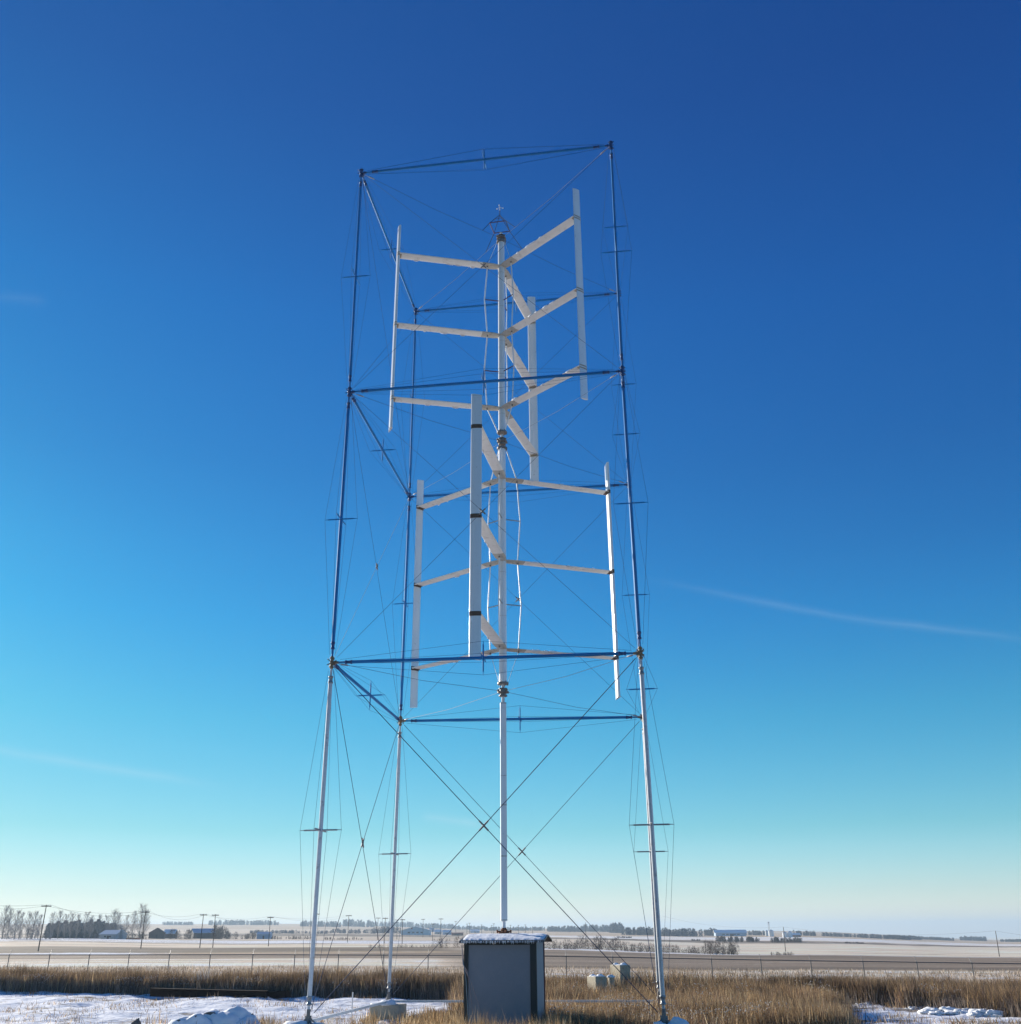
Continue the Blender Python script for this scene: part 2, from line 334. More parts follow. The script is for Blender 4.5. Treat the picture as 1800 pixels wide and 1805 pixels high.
def ground_mat():
    m = bpy.data.materials.new('ground'); m.use_nodes = True; N = m.node_tree.nodes; L = m.node_tree.links; b = N['Principled BSDF']
    b.inputs['Roughness'].default_value = .85; b.inputs['Specular IOR Level'].default_value = .2
    a = N.new('ShaderNodeAttribute'); a.attribute_name = 'col'; s = N.new('ShaderNodeAttribute'); s.attribute_name = 'snow'
    tc = N.new('ShaderNodeTexCoord')
    n1 = N.new('ShaderNodeTexNoise'); n1.inputs['Scale'].default_value = .55; n1.inputs['Detail'].default_value = 9; n1.inputs['Roughness'].default_value = .68
    mp = N.new('ShaderNodeMapping'); mp.inputs['Rotation'].default_value = (0, 0, .13); mp.inputs['Scale'].default_value = (.55, 1.6, 1)
    L.new(tc.outputs['Object'], mp.inputs[0]); L.new(mp.outputs[0], n1.inputs['Vector'])
    # snow where noise < share
    mr = N.new('ShaderNodeMapRange'); mr.inputs[1].default_value = .25; mr.inputs[2].default_value = .75; L.new(n1.outputs['Fac'], mr.inputs[0])
    sb = N.new('ShaderNodeMath'); sb.operation = 'SUBTRACT'; L.new(s.outputs['Fac'], sb.inputs[0]); L.new(mr.outputs[0], sb.inputs[1])
    mu = N.new('ShaderNodeMath'); mu.operation = 'MULTIPLY_ADD'; mu.use_clamp = True; L.new(sb.outputs[0], mu.inputs[0]); mu.inputs[1].default_value = 5; mu.inputs[2].default_value = .5
    n2 = N.new('ShaderNodeTexNoise'); n2.inputs['Scale'].default_value = 2.2; n2.inputs['Detail'].default_value = 8; L.new(tc.outputs['Object'], n2.inputs['Vector'])
    mr2 = N.new('ShaderNodeMapRange'); mr2.inputs[3].default_value = .55; mr2.inputs[4].default_value = 1.45; L.new(n2.outputs['Fac'], mr2.inputs[0])
    vm = N.new('ShaderNodeVectorMath'); vm.operation = 'SCALE'; L.new(a.outputs['Color'], vm.inputs[0]); L.new(mr2.outputs[0], vm.inputs['Scale'])
    mx = N.new('ShaderNodeMix'); mx.data_type = 'RGBA'; L.new(mu.outputs[0], mx.inputs[0]); L.new(vm.outputs[0], mx.inputs[6]); mx.inputs[7].default_value = (.83, .84, .88, 1)
    L.new(mx.outputs[2], b.inputs['Base Color'])
    bp = N.new('ShaderNodeBump'); bp.inputs['Strength'].default_value = .7; bp.inputs['Distance'].default_value = .12; L.new(n2.outputs['Fac'], bp.inputs['Height']); L.new(bp.outputs[0], b.inputs['Normal'])
    return m
g = fast_mesh('ground', np.stack([X.ravel(), Y.ravel(), Z.ravel()], 1), F, ground_mat(), cc, True)
at = g.data.attributes.new('snow', 'FLOAT', 'POINT'); at.data.foreach_set('value', sn.astype(np.float32))
tag(g, kind='structure')
def gz(x, y):
    u = (x - CAM.x) * FH.x + (y - CAM.y) * FH.y; v = (x - CAM.x) * RH.x + (y - CAM.y) * RH.y; t = v / np.maximum(u, 1)
    z = tz(900 + 1917 * t, np.maximum(u, 45)); nr_ = np.clip((130 - u) / 40, 0, 1)
    return z + nr_ * ((fbm(x / 1.3, y / 1.3, 3, 21) - .5) * .34 + (fbm(x / 5, y / 5, 2, 5) - .5) * .25)

# ------------------------------------------------------------------ frame tower
H = 6.5; YD = 6.42
NODE = {}
for nm, Yp, pts in (('A', -YD, [(543, 1797), (585, 1168), (616, 691), (637, 305)]), ('B', -YD, [(1171, 1797), (1129, 1151), (1097, 654), (1077, 256)]),
                    ('C', YD, [(685, 1762), (706, 1271), (722, 876), (733, 549)]), ('D', YD, [None, (1134, 1264), (1109, 854), (1091, 517)])):
    for k, p in enumerate(pts):
        NODE[nm, k] = unp(*p, Yp) if p else Vector((H, YD, 0))
MX = -.03
frame = thing('guyed_steel_frame', (0, 0, 0), 'tall open frame of blue steel pipes, white lower legs and guy wires around the turbine', 'steel frame')
wire_r = .011
def strut(name, P, Q, r, m, ring_m, spread_axes, sp_len=.72, sp_m='blue', at=.5, sub_wires=True):
    d = (Q - P); Ln = d.length; d.normalize()
    a, b = P + d * .28, Q - d * .28
    mb = MB(); mb.tube([a, a + d * .45, a + d * .55, b - d * .55, b - d * .45, b], [r * .55, r * .55, r, r, r * .55, r * .55], 12)
    o = mb.build(name, m, frame)
    for q, s_ in ((a, 1), (b, -1)):
        MB().tube([q + d * s_ * t_ for t_ in (.30, .31, .37, .38, .54, .55, .61, .62)], [r * f_ for f_ in (.6, 1.25, 1.25, .9, 1.04, 1.3, 1.3, 1.02)], 10).build('collar', ring_m, o)
    if spread_axes:
        mid = P + d * (Ln * at); ends = []
        for ax in spread_axes:
            sp = MB(); ax = Vector(ax)
            e0, e1 = mid - ax * sp_len, mid + ax * sp_len
            sp.tube([e0, mid - ax * sp_len * .82, mid - ax * sp_len * .8, mid + ax * sp_len * .8, mid + ax * sp_len * .82, e1], [.013, .013, .031, .031, .013, .013], 8)
            sp.build('spreader', sp_m, o); ends += [e0, e1]
        w = MB()
        for e in ends:
            off = (e - mid).normalized() * .12
            for q in (P + d * .35, Q - d * .35): w.tube([q + off, e], wire_r * .55, 4, cap=False)
        w.build('stay_wires', 'wire', o)
    return o
ZX, XX, YY = (0, 0, 1), (1, 0, 0), (0, 1, 0)
for c in 'ABCD':
    for k in range(3):
        P, Q = NODE[c, k], NODE[c, k + 1]
        white = k == 0
        strut('post', P - Vector((0, 0, .12 if k == 0 else 0)), Q, (.086, .073, .062)[k], 'galv' if white else 'blue', 'grey_steel' if white else 'joint_blue', (XX, YY), .85 if k == 0 else .75, 'grey_steel' if white else 'blue', .502)
for k in (1, 2, 3):
    for a, b in (('A', 'B'), ('C', 'D'), ('A', 'C'), ('B', 'D')):
        strut('beam', NODE[a, k], NODE[b, k], (.07, .068, .064)[k - 1], 'blue', 'joint_blue', (ZX, YY if a + b in ('AB', 'CD') else XX), .72, 'blue')
for (c, k), P in NODE.items():
    j = MB(); m = 'joint_rust' if k == 1 else ('joint_blue' if k > 1 else 'bolt')
    if k:
        j.tube([P - Vector((0, 0, .26)), P + Vector((0, 0, .26))], .07, 10); j.lump(P, .09, hash(c) % 7 + k, .15, 10, 6)
        for ax in ((1 if c in 'AC' else -1, 0, 0), (0, 1 if c in 'AB' else -1, 0)):
            v = Vector(ax); j.tube([P + v * .08, P + v * .3], .05, 8); j.tube([P + v * .16, P + v * .19], .095, 10)
        for s_ in (-1, 1):
            j.tube([P + Vector((0, 0, .18 * s_)), P + Vector((0, 0, .21 * s_))], .105, 10)
            for ax in ((1, 1), (1, -1), (-1, 1), (-1, -1)): j.tube([P, P + Vector((ax[0] * .15, ax[1] * .15, .13 * s_))], .022, 6)
    else:
        j.tube([P - Vector((0, 0, .16)), P + Vector((0, 0, .12))], .13, 10); j.box(P - Vector((0, 0, .17)), (.3, .3, .025))
        j.tube([P + Vector((0, 0, .02)), P + Vector((0, 0, .34))], .075, 10)
        for ax in ((1, 1), (1, -1), (-1, 1), (-1, -1)): j.tube([P + Vector((ax[0] * .22, ax[1] * .22, -.15)), P + Vector((0, 0, .1))], .03, 6)
    j.build('node_joint' if k else 'foot_plate', m, frame)
def clampx(c, d1, d2, s=.28):
    mb = MB(); mb.tube([c - d1 * s, c + d1 * s], .034, 6); mb.tube([c - d2 * s, c + d2 * s], .034, 6); mb.lump(c, .06, 1, .1, 8, 5); return mb
for k in range(3):
    for a, b in (('A', 'B'), ('C', 'D'), ('A', 'C'), ('B', 'D')):
        p0, p1, q0, q1 = NODE[a, k], NODE[b, k + 1], NODE[b, k], NODE[a, k + 1]
        d1 = (p1 - p0).normalized(); d2 = (q1 - q0).normalized(); r = .0165 if (k == 0 and a + b == 'AB') else (.013 if k == 0 else .0075)
        m = MB().tube([p0 + d1 * .3, p1 - d1 * .3], r, 5).build('brace_cable', 'cable' if (a, k) != ('A', 1) or b == 'B' else 'cable_pale', frame)
        m2 = MB().tube([q0 + d2 * .3, q1 - d2 * .3], r, 5).build('brace_cable', 'cable', frame)
        # closest point of the two lines
        n_ = d1.cross(d2); t_ = (q0 - p0).cross(d2).dot(n_) / n_.length_squared; cpt = p0 + d1 * t_
        if k < 2 or a + b == 'AB': clampx(cpt, d1, d2, .26 if k == 0 else .18).build('cable_clamp', 'bolt', m)
        for s0, dd in ((p0, d1), (p1, -d1), (q0, d2), (q1, -d2)):
            pass
HUBZ = {1: 13.52, 2: 26.78, 3: 39.86}
for k in (1, 2, 3):
    for c in 'ABCD':
        P = NODE[c, k]; h = Vector((MX, 0, HUBZ[k])); d = (P - h).normalized(); mid = (P + h) / 2 - Vector((0, 0, .12))
        o = MB().tube([h + d * .28, mid, P - d * .75], .0085, 5).build('guy_cable', 'cable' if c in 'AD' else 'cable_pale', frame)
        MB().tube([P - d * .8, P - d * .74, P - d * .48, P - d * .42], [.015, .035, .035, .015], 6).tube([P - d * .45, P - d * .1], .014, 5).build('turnbuckle', 'cable_pale', o)
# ground struts between the feet
for a, b in (('A', 'C'), ('C', 'D')):
    P, Q = NODE[a, 0], NODE[b, 0]; d = (Q - P).normalized(); s_ = d.cross(Vector((0, 0, 1)))
    MB().box((P + Q) / 2 + Vector((0, 0, -.08)), ((Q - P).length / 2 - .3, .05, .05), (d, s_, Vector((0, 0, 1)))).build('base_strut', 'galv', frame)

# ------------------------------------------------------------------ rotors
def foil(n=18):                                          # unit chord profile, x from -.5 (nose) to .5 (tail), symmetric
    pr = []
    for i in range(n):
        a = 2 * PI * i / n; x = .5 - .5 * math.cos(a); yt = 5 * .2 * (.2969 * math.sqrt(x) - .126 * x - .3516 * x * x + .2843 * x ** 3 - .1015 * x ** 4)
        pr.append((x - .5, yt if a < PI else -yt))
    return pr
FO = foil()
def rotor(name, label, phases, hubs, z0, z1, mz0, mz1, band, R, lower):
    root = thing(name, (MX, 0, mz0), label, 'wind turbine rotor'); O = Vector((MX, 0, 0))
    t = MB(); t.tube([O + Vector((0, 0, mz0 + .1)), O + Vector((0, 0, mz1 - .1))], .185, 24)
    mast = t.build('mast_tube', 'mast', root)
    s_ = MB()
    zz = mz0 + 1.1
    while zz < mz1 - .3: s_.tube([O + Vector((0, 0, zz)), O + Vector((0, 0, zz + .012))], .188, 24); zz += 2.26
    s_.build('weld_seam', 'plate', mast)
    fl = MB()
    for q in (mz0 + .04, mz1 - .04):
        fl.tube([O + Vector((0, 0, q - .04)), O + Vector((0, 0, q + .04))], .27, 20)
        for k in range(6):
            an = PI * k / 3 + .3; p = O + Vector((.23 * math.cos(an), .23 * math.sin(an), q)); fl.tube([p - Vector((0, 0, .10)), p + Vector((0, 0, .10))], .02, 6)
    fl.build('flange', 'bolt', root)
    for b, ph in enumerate(phases):
        an = math.radians(ph); rad = Vector((math.cos(an), math.sin(an), 0)); tg = Vector((-math.sin(an), math.cos(an), 0))
        bl = MB(); c_, th = .52, .145 / .2 * .97; pa = math.radians((13, 1, 0)[b] if lower != 1 else 0); r0_ = rad; rad = Vector((math.cos(an + pa), math.sin(an + pa), 0)); tg = Vector((-math.sin(an + pa), math.cos(an + pa), 0)); CB = O + r0_ * R - rad * R
        rings = []
        for i, z in enumerate(np.linspace(z0, z1, 9)):
            rg = []
            for x, y in FO:
                rake = (.10 * (x + .5)) if i == 8 else ((-.10 * (x + .5)) if i == 0 else 0)
                sgn = 1 if lower == 1 else -1
                rg.append(CB + rad * (R + y * th) + tg * (sgn * x * c_) + Vector((0, 0, z - (abs(rake) if i == 8 else rake * -1) * 1.0)))
            rings.append(rg)
        bl.loft(rings); bo = bl.build('blade', 'blade', root); radb, tgb = rad, tg; rad = r0_; tg = Vector((-math.sin(an), math.cos(an), 0))
        for z in hubs:
            # arm (airfoil lying flat)
            ar = MB(); rings = []
            for s in np.linspace(.95, R - .05, 8):
                rings.append([O + rad * s + tg * (-x * .56) + Vector((0, 0, z + y * .42)) for x, y in FO])
            ar.loft(rings); ao = ar.build('arm', 'arm', root)
            rp = MB(); rp.loft([[O + rad * s + tg * (-x * w_) + Vector((0, 0, z + y * .52)) for x, y in FO] for s, w_ in ((.08, .42), (.5, .56), (1.06, .585), (1.12, .57))], smooth=False)
            for q in range(5): rp.tube([O + rad * (.35 + .15 * q) + tg * .13 + Vector((0, 0, z - .075)), O + rad * (.35 + .15 * q) + tg * .13 + Vector((0, 0, z - .045))], .018, 6)
            rp.build('root_plate', 'plate', ao)
            # clamp band around the blade
            cb = MB(); hb = .10 if band == 'rust' else .035
            offs = (0,) if band == 'rust' else (-.09, .05)
            for of in offs:
                cb.loft([[CB + radb * (R + y * th * 1.18) + tgb * ((1 if lower == 1 else -1) * x * c_ * 1.03) + Vector((0, 0, z + of + q)) for x, y in FO] for q in (-hb, hb)], smooth=False)
            cb.box(O + rad * (R - .10) + Vector((0, 0, z)), (.10, .20, .045), (rad, tg, Vector((0, 0, 1))))
            cb.build('clamp_band', band if band == 'rust' else 'tan_band', bo)
            # old snow clinging to the edge of the arm
            rnd = random.Random(int(ph * 7 + z * 13)); s = rnd.uniform(1.2, 1.8)
            while s < R - .7:
                if rnd.random() < .5:
                    ln = rnd.uniform(.12, .6); c0 = O + rad * s + tg * -.27 + Vector((0, 0, z)); hh_ = rnd.uniform(.03, .06); ww_ = rnd.uniform(.025, .045)
                    vs_ = MB(); vs_.lump((0, 0, 0), 1, rnd.random() * 9, .45, 11, 5); sm = MB()
                    sm.add([c0 + rad * (v[0] * ln * .5) + tg * (v[1] * ww_) + Vector((0, 0, v[2] * hh_ - .01)) for v in vs_.v], vs_.f, True); sm.build('snow_clump', 'snow', ao)
                s += rnd.uniform(.3, .9)
        # stay rod parallel to the mast on this side
        rr = .80; pA = O + rad * .24; top, bot = hubs[0], hubs[2]; rod = MB()
        Pz = lambda r_, z_: O + rad * r_ + Vector((0, 0, z_))
        if lower != 1:
            rod.tube([Pz(.25, mz0 + .12), Pz(rr, bot - .04)], .033, 8); rod.tube([Pz(rr, bot + .04), Pz(rr + .16, (bot + hubs[1]) / 2), Pz(rr, hubs[1] - .04)], .033, 8)
            rod.tube([Pz(rr, hubs[1] + .04), Pz(rr + .16, (top + hubs[1]) / 2), Pz(rr, top - .05)], .033, 8); rod.tube([Pz(rr, top + .05), Pz(.25, mz1 - .1)], .012, 6)
        else:
            rod.tube([Pz(.25, mz1 - .12), Pz(rr, top + .06)], .033, 8); rod.tube([Pz(rr, top - .05), Pz(rr + .16, (top + hubs[1]) / 2), Pz(rr, hubs[1] + .04)], .03, 8)
            rod.tube([Pz(rr, hubs[1] - .05), Pz(rr + .16, (bot + hubs[1]) / 2), Pz(rr, bot + .05)], .03, 8); rod.tube([Pz(rr, bot - .05), Pz(.25, mz0 + .12)], .012, 6)
        ro = rod.build('stay_rod', 'mast', root)
        for zz in ((top + hubs[1]) / 2, (bot + hubs[1]) / 2):
            MB().tube([Pz(.18, zz), Pz(rr + .15, zz)], .028, 8).build('rod_spreader', 'maroon' if lower != 1 else 'grey_steel', ro)
        ft = MB()
        for z in hubs: ft.tube([Pz(rr, z - .13), Pz(rr, z + .1)], .045, 8)
        ft.build('rod_end', 'bolt', ro)
    return root
rotor('wind_rotor', 'upper white three bladed vertical rotor with thin tan bands, above the middle bearing', (199.0, -39.0, 79.3), (37.86, 33.27, 28.72), 26.97, 39.78, 27.28, 39.66, 'tan', 5.88, 0)
rotor('wind_rotor', 'lower white three bladed vertical rotor with dark rusty bands around its blades', (-93.6, 26.05, 148.0), (24.62, 20.12, 15.58), 13.62, 26.36, 13.86, 26.42, 'rust', 5.95, 1)
# bearings and drive shaft
sh = thing('drive_shaft', (MX, 0, 3.0), 'square white drive shaft running from the shed roof up to the lower rotor', 'drive shaft'); O = Vector((MX, 0, 0))
def lathe(prof, n=18, mb=None):
    mb = mb or MB(); mb.tube([O + Vector((0, 0, z)) for z, r in prof], [r for z, r in prof], n, smooth=False); return mb
R_ = Matrix.Rotation(math.radians(14), 3, 'Z')
sb = MB().box(O + Vector((0, 0, 8.2)), (.135, .135, 4.78), (R_ @ Vector((1, 0, 0)), R_ @ Vector((0, 1, 0)), Vector((0, 0, 1)))); sb.build('shaft_tube', 'mast', sh)
q = MB()
for z in (3.46, 8.3, 9.6, 12.94, 6.1): q.box(O + Vector((0, 0, z)), (.139, .139, .02 if z != 9.6 else .008), (R_ @ Vector((1, 0, 0)), R_ @ Vector((0, 1, 0)), Vector((0, 0, 1))))
q.build('shaft_seam', 'plate', sh)
lathe([(3.02, .07), (3.42, .07)]).build('neck', 'galv', sh); lathe([(12.98, .075), (13.3, .075)]).build('neck', 'galv', sh)
b = lathe([(2.86, .2), (2.92, .24), (2.98, .24), (3.0, .16), (3.08, .15), (3.1, .1), (3.14, .1)])
for k in range(4):
    an = PI / 2 * k + .4; p = O + Vector((.3 * math.cos(an), .3 * math.sin(an), 3.0)); b.tube([O + Vector((0, 0, 3.0)), p], .03, 6); b.tube([p - Vector((0, 0, .06)), p + Vector((0, 0, .06))], .04, 6)
b.build('base_bearing', mat('fresh_rust', (.20, .07, .03), .85, nscale=9, namt=.4), sh)
def bearing(z, name, label):
    r = thing(name, (MX, 0, z), label, 'bearing')
    lathe([(z - .26, .09), (z - .24, .2), (z - .18, .2), (z - .17, .14), (z - .08, .14), (z - .07, .27), (z - .02, .27), (z - .01, .16), (z + .10, .16), (z + .11, .21), (z + .14, .21), (z + .15, .1)]).build('housing', 'bolt', r)
    lg = MB()
    for k in range(4):
        an = PI / 4 + k * PI / 2; d = Vector((math.cos(an), math.sin(an), 0)); lg.box(O + Vector((0, 0, z)) + d * .28, (.06, .02, .05), (d, Vector((-d.y, d.x, 0)), Vector((0, 0, 1))))
    lg.build('cable_lug', 'joint_rust', r)
    lathe([(z + .15, .07), (z + .36, .07)]).build('spindle', 'galv', r)
bearing(13.52, 'shaft_bearing', 'rusty lower bearing between the drive shaft and lower rotor, held by four cables')
bearing(26.82, 'shaft_bearing', 'dark middle bearing between the two rotors, held by four cables')
bearing(39.92, 'shaft_bearing', 'grey top bearing capping the upper rotor under the anemometer frame')
# anemometer on its little pipe frame, standing on the top guy cables
ap = unp(881, 379, 0); an_ = thing('anemometer_frame', ap - Vector((0, 0, 1.9)), 'small dark pipe pyramid carrying a white cup anemometer above the mast top', 'anemometer stand')
rt_ = [unp(867.5, 396.5, -.5), unp(893.5, 391.5, -.5), unp(897.5, 408.5, .55), unp(872, 413, .55)]
zr = sum(p.z for p in rt_) / 4
rt_ = [Vector((p.x, p.y, zr)) for p in (Vector((-.62, -.55, 0)), Vector((.32, -.60, 0)), Vector((.42, .36, 0)), Vector((-.5, .40, 0)))]
for i, p in enumerate(rt_):
    q_ = rt_[(i + 1) % 4]; MB().tube([p, q_], .026, 6).build('ring_pipe', 'maroon' if i != 1 else 'cable', an_)
for i, (k, c) in enumerate((('A', 0), ('B', 1), ('D', 2), ('C', 3))):
    h = Vector((MX, 0, HUBZ[3])); d = (NODE[k, 3] - h).normalized(); e = h + d * (1.3 if i < 2 else 1.5) - Vector((0, 0, .02))
    MB().tube([ap, rt_[c], e], .017, 6).build('leg', 'cable', an_)
tr = [ap + (p - ap) * .5 for p in rt_]
MB().tube([tr[0], tr[1], tr[2]], .013, 5).tube([tr[0], (rt_[0] + rt_[1]) / 2 + Vector((-.12, 0, 0))], .013, 5).build('inner_brace', 'cable', an_)
MB().tube([ap - Vector((0, 0, .05)), ap + Vector((0, 0, .32))], .028, 8).build('pole', 'joint_blue', an_)
MB().tube([ap + Vector((0, 0, .32)), ap + Vector((0, 0, .58))], .03, 8).build('sensor_body', 'white_plastic', an_)
for k in range(3):
    a = .5 + k * 2 * PI / 3; d = Vector((math.cos(a), math.sin(a), 0)); p = ap + Vector((0, 0, .56))
    MB().tube([p, p + d * .16], .012, 5).lump(p + d * .2, .04, k, .05, 8, 6).build('cup', 'white_plastic', an_)

# ------------------------------------------------------------------ shed
SY = -1.9
sl_, sr_ = unp(818, 1700, SY), unp(946, 1700, SY); bk = unp(958.5, 1700, 1.9)
x0, x1 = sl_.x, sr_.x; yb = SY + 3.0; g0 = -1.05; ze = unp(880, 1660, SY).z; sc = Vector(((x0 + x1) / 2, (SY + yb) / 2, g0))
shed = thing('generator_shed', sc, 'dark framed grey shed with snow on its low roof under the shaft', 'shed')
zr_ = 2.86; ym = (SY + yb) / 2
MB().box((sc.x, SY + .05, (g0 + ze) / 2), ((x1 - x0) / 2 - .14, .04, (ze - g0) / 2 - .12)).build('front_panel', 'panel', shed)
for xx in (x0 + .09, x1 - .13): MB().box((xx, SY + .04, (g0 + ze) / 2), (.09 if xx < 0 else .13, .07, (ze - g0) / 2)).build('corner_post', 'dark', shed)
MB().box(((x0 + x1) / 2, SY + .035, ze - .06), ((x1 - x0) / 2 - .2, .072, .065)).build('top_rail', 'dark', shed)
MB().box((x1 - .04, ym, (g0 + ze) / 2), (.04, (yb - SY) / 2 - .13, (ze - g0) / 2)).build('side_wall', 'side', shed)
MB().box((x1 + .01, yb - .12, (g0 + ze) / 2), (.035, .04, (ze - g0) / 2 )).build('rear_trim', 'maroon', shed)
MB().box((x0 + .04, ym, (g0 + ze) / 2), (.035, (yb - SY) / 2 - .13, (ze - g0) / 2 - .01)).build('side_wall', 'side', shed)
MB().box(((x0 + x1) / 2, yb - .04, (g0 + ze) / 2), ((x1 - x0) / 2 - .09, .04, (ze - g0) / 2 - .02)).build('rear_wall', 'panel', shed)
gb = MB()
for xx in (x0 + .05, x1 - .07): gb.add([(xx, SY + .1, ze), (xx, yb - .1, ze), (xx, ym, zr_ - .04), (xx + .03, SY + .1, ze), (xx + .03, yb - .1, ze), (xx + .03, ym, zr_ - .04)], [(0, 2, 1), (3, 4, 5), (0, 3, 5, 2), (1, 2, 5, 4), (0, 1, 4, 3)])
gb.build('gable', 'dark', shed)
rf = MB(); ov = .2; e0, e1 = x0 - .17, x1 + .36
prof = [(SY - .25, ze + .01), (SY - .2, ze + .05), (ym, zr_), (yb + .2, ze + .05), (yb + .25, ze + .01)]
lo = [(y_, z_ - .05) for y_, z_ in prof]
ring = prof + lo[::-1]
rf.loft([[Vector((xx, y_, z_)) for y_, z_ in ring] for xx in (e0, e1)], smooth=False); ro = rf.build('roof', 'roof', shed)
ns = 60; sn_ = MB(); top = []; bot = []
for i in range(ns + 1):
    xx = e0 + .04 + (e1 - e0 - .1) * i / ns; rw = []
    for j in range(13):
        v = j / 12; y_ = SY - .27 + (yb - SY + .5) * v; zb = zr_ - abs(y_ - ym) / (ym - SY + .25) * (zr_ - ze - .01)
        edge = min(1, min(i, ns - i) / 3.) * min(1, min(j, 12 - j) / 1.5)
        h_ = .045 * edge ** .5 + .015 + .03 * noise.noise(Vector((xx * 3, y_ * 3, 1))) + (.03 * noise.noise(Vector((xx * 9, 0, 5))) if j < 2 else 0)
        rw.append(Vector((xx, y_ - (.05 * noise.noise(Vector((xx * 6, 0, 2))) if j == 0 else 0), zb + max(.012, h_) - (.05 if j in (0,) else 0))))
    top.append(rw)
vs = [p for r in top for p in r]; fs = [(i * 13 + j, i * 13 + j + 1, (i + 1) * 13 + j + 1, (i + 1) * 13 + j) for i in range(ns) for j in range(12)]
sn_.add(vs, [f[::-1] for f in fs], True)
ic = MB()
for i in range(70):
    xx = random.uniform(e0 + .1, e1 - .1); l_ = random.uniform(.03, .14); ic.tube([(xx, SY - .26, ze + .03), (xx, SY - .26, ze + .03 - l_)], [.02, .004], 5)
s1 = sn_.build('roof_snow', 'snow', ro); ic.build('icicles', 'snow', ro)
tp = unp(873, 1661, SY - .06); a_ = math.radians(25)
MB().box(tp, (.12, .012, .05), (Vector((math.cos(a_), 0, math.sin(a_))), Vector((0, 1, 0)), Vector((-math.sin(a_), 0, math.cos(a_))))).build('tape_scrap', 'tape', shed)
for k, (pp, m_) in enumerate((([(814, 1667), (816, 1700), (824, 1712), (829, 1745), (834, 1790)], 'hose'), ([(815, 1672), (818, 1705), (830, 1730), (845, 1775), (852, 1800)], 'hose'), ([(816, 1690), (822, 1730), (826, 1800)], 'bluehose'))):
    o = MB().tube([unp(a, b, SY - .12 - .06 * k) for a, b in pp], .017, 6).build('hose', m_)
    tag(o, ('pinkish grey hose hanging down the left edge of the shed', 'grey hose sagging furthest right across the shed front', 'dark blue hose straight down the left post of the shed')[k], 'hose')

# ------------------------------------------------------------------ concrete blocks, rocks, posts
def block(name, cx_, cy_, top, hw, hd, yaw, label, bottom=None, chips=0, snow=(), m='concrete'):
    g_ = (ground(cx_, cy_) - .35) if bottom is None else bottom; r = thing(name, (cx_, cy_, g_), label, 'concrete block')
    R = Matrix.Rotation(yaw, 3, 'Z'); ax = (R @ Vector((1, 0, 0)), R @ Vector((0, 1, 0)), Vector((0, 0, 1)))
    mb = MB(); rings = []
    for z, s in ((g_, 1.0), (top - .03, 1.0), (top, .97)):
        rg = []
        for i, j in ((-1, -.97), (-.97, -1), (.97, -1), (1, -.97), (1, .97), (.97, 1), (-.97, 1), (-1, .97)): rg.append(Vector((cx_, cy_, z)) + ax[0] * (i * hw * s) + ax[1] * (j * hd * s))
        rings.append(rg)
    mb.loft(rings, smooth=False); bo = mb.build('block', m, r)
    sm = MB()
    for k, (dx, dy, rr, sq) in enumerate(snow): sm.lump(Vector((cx_, cy_, top)) + ax[0] * dx + ax[1] * dy, rr, k + hw, .2, 16, 8, (1.2, 1, sq), flat=-.03)
    if snow: sm.build('snow_cap', 'snow', r)
    return r
A0, B0, C0, D0 = (NODE[k, 0] for k in 'ABCD')
block('foundation_block', A0.x - .1, A0.y, A0.z - .19, .75, .55, .15, 'snow topped concrete block under the front left leg of the frame', snow=((-.35, -.2, .42, .4), (.25, .2, .35, .3)))
block('foundation_block', C0.x, C0.y, C0.z - .20, .74, .6, -.1, 'weathered concrete block with a snow mound under the rear left leg', snow=((.05, -.3, .36, .6), (-.5, -.3, .25, .4)))
block('foundation_block', B0.x + .1, B0.y, B0.z - .19, .5, .5, .1, 'snow dusted dark block under the front right leg of the frame', snow=((.38, -.2, .33, .8), (-.3, -.35, .22, .7), (.1, -.45, .18, .6)), m='rock')
block('foundation_block', D0.x, D0.y, D0.z - .19, .6, .6, .1, 'concrete block hidden in grass under the rear right leg')
def blk_px(px, rowtop, d, hw, yaw, label, snow, hd=None):
    P = pt(px, rowtop, d); block('concrete_block', P.x, P.y, P.z, hw, hd or hw, yaw, label, snow=snow)
blk_px(1093, 1701, 68, .36, math.radians(31), 'taller pale concrete block with two snow bumps standing in the grass', ((-.12, .3, .17, .7), (.12, -.25, .18, .7), (0, .25, .33, .12), (0, -.25, .33, .12)), .64)
blk_px(1052, 1721, 64, .36, math.radians(30), 'lower concrete block with two snow bumps beside the taller block', ((-.12, .25, .16, .7), (.14, -.2, .18, .7), (0, 0.2, .33, .13), (0, -.2, .33, .13)), .56)
blk_px(1077, 1722.5, 66, .16, math.radians(20), 'smallest snow covered concrete block between the two larger ones', ((0, 0, .19, .7),))
# timber beam in the snow at the hedge foot
for (a, b, h_, off, lab) in (((268, 1743), (471, 1748), .34, 0, 'long dark beam lying flat on snow in front of the left brush'), ((472, 1750), (509, 1747.5), .26, 0, 'short dark beam end butting against the long dark beam')):
    da, db = 71, 69.5
    Pa, Pb = pt(a[0], a[1], da), pt(b[0], b[1], db); d = (Pb - Pa); d.z *= 1; ln = d.length; d.normalize(); s_ = d.cross(Vector((0, 0, 1))).normalized(); up_ = s_.cross(d)
    c = (Pa + Pb) / 2; hh = h_ / 2 + .05
    o = MB().box(Vector(c) - up_ * hh, (ln / 2, .16, hh), (d, s_, up_)); o.box(Vector(c) - up_ * -.012, (ln / 2, .2, .03), (d, s_, up_)); tag(o.build('steel_beam' if ln > 5 else 'beam_end', 'timber', None, c), lab, 'beam')
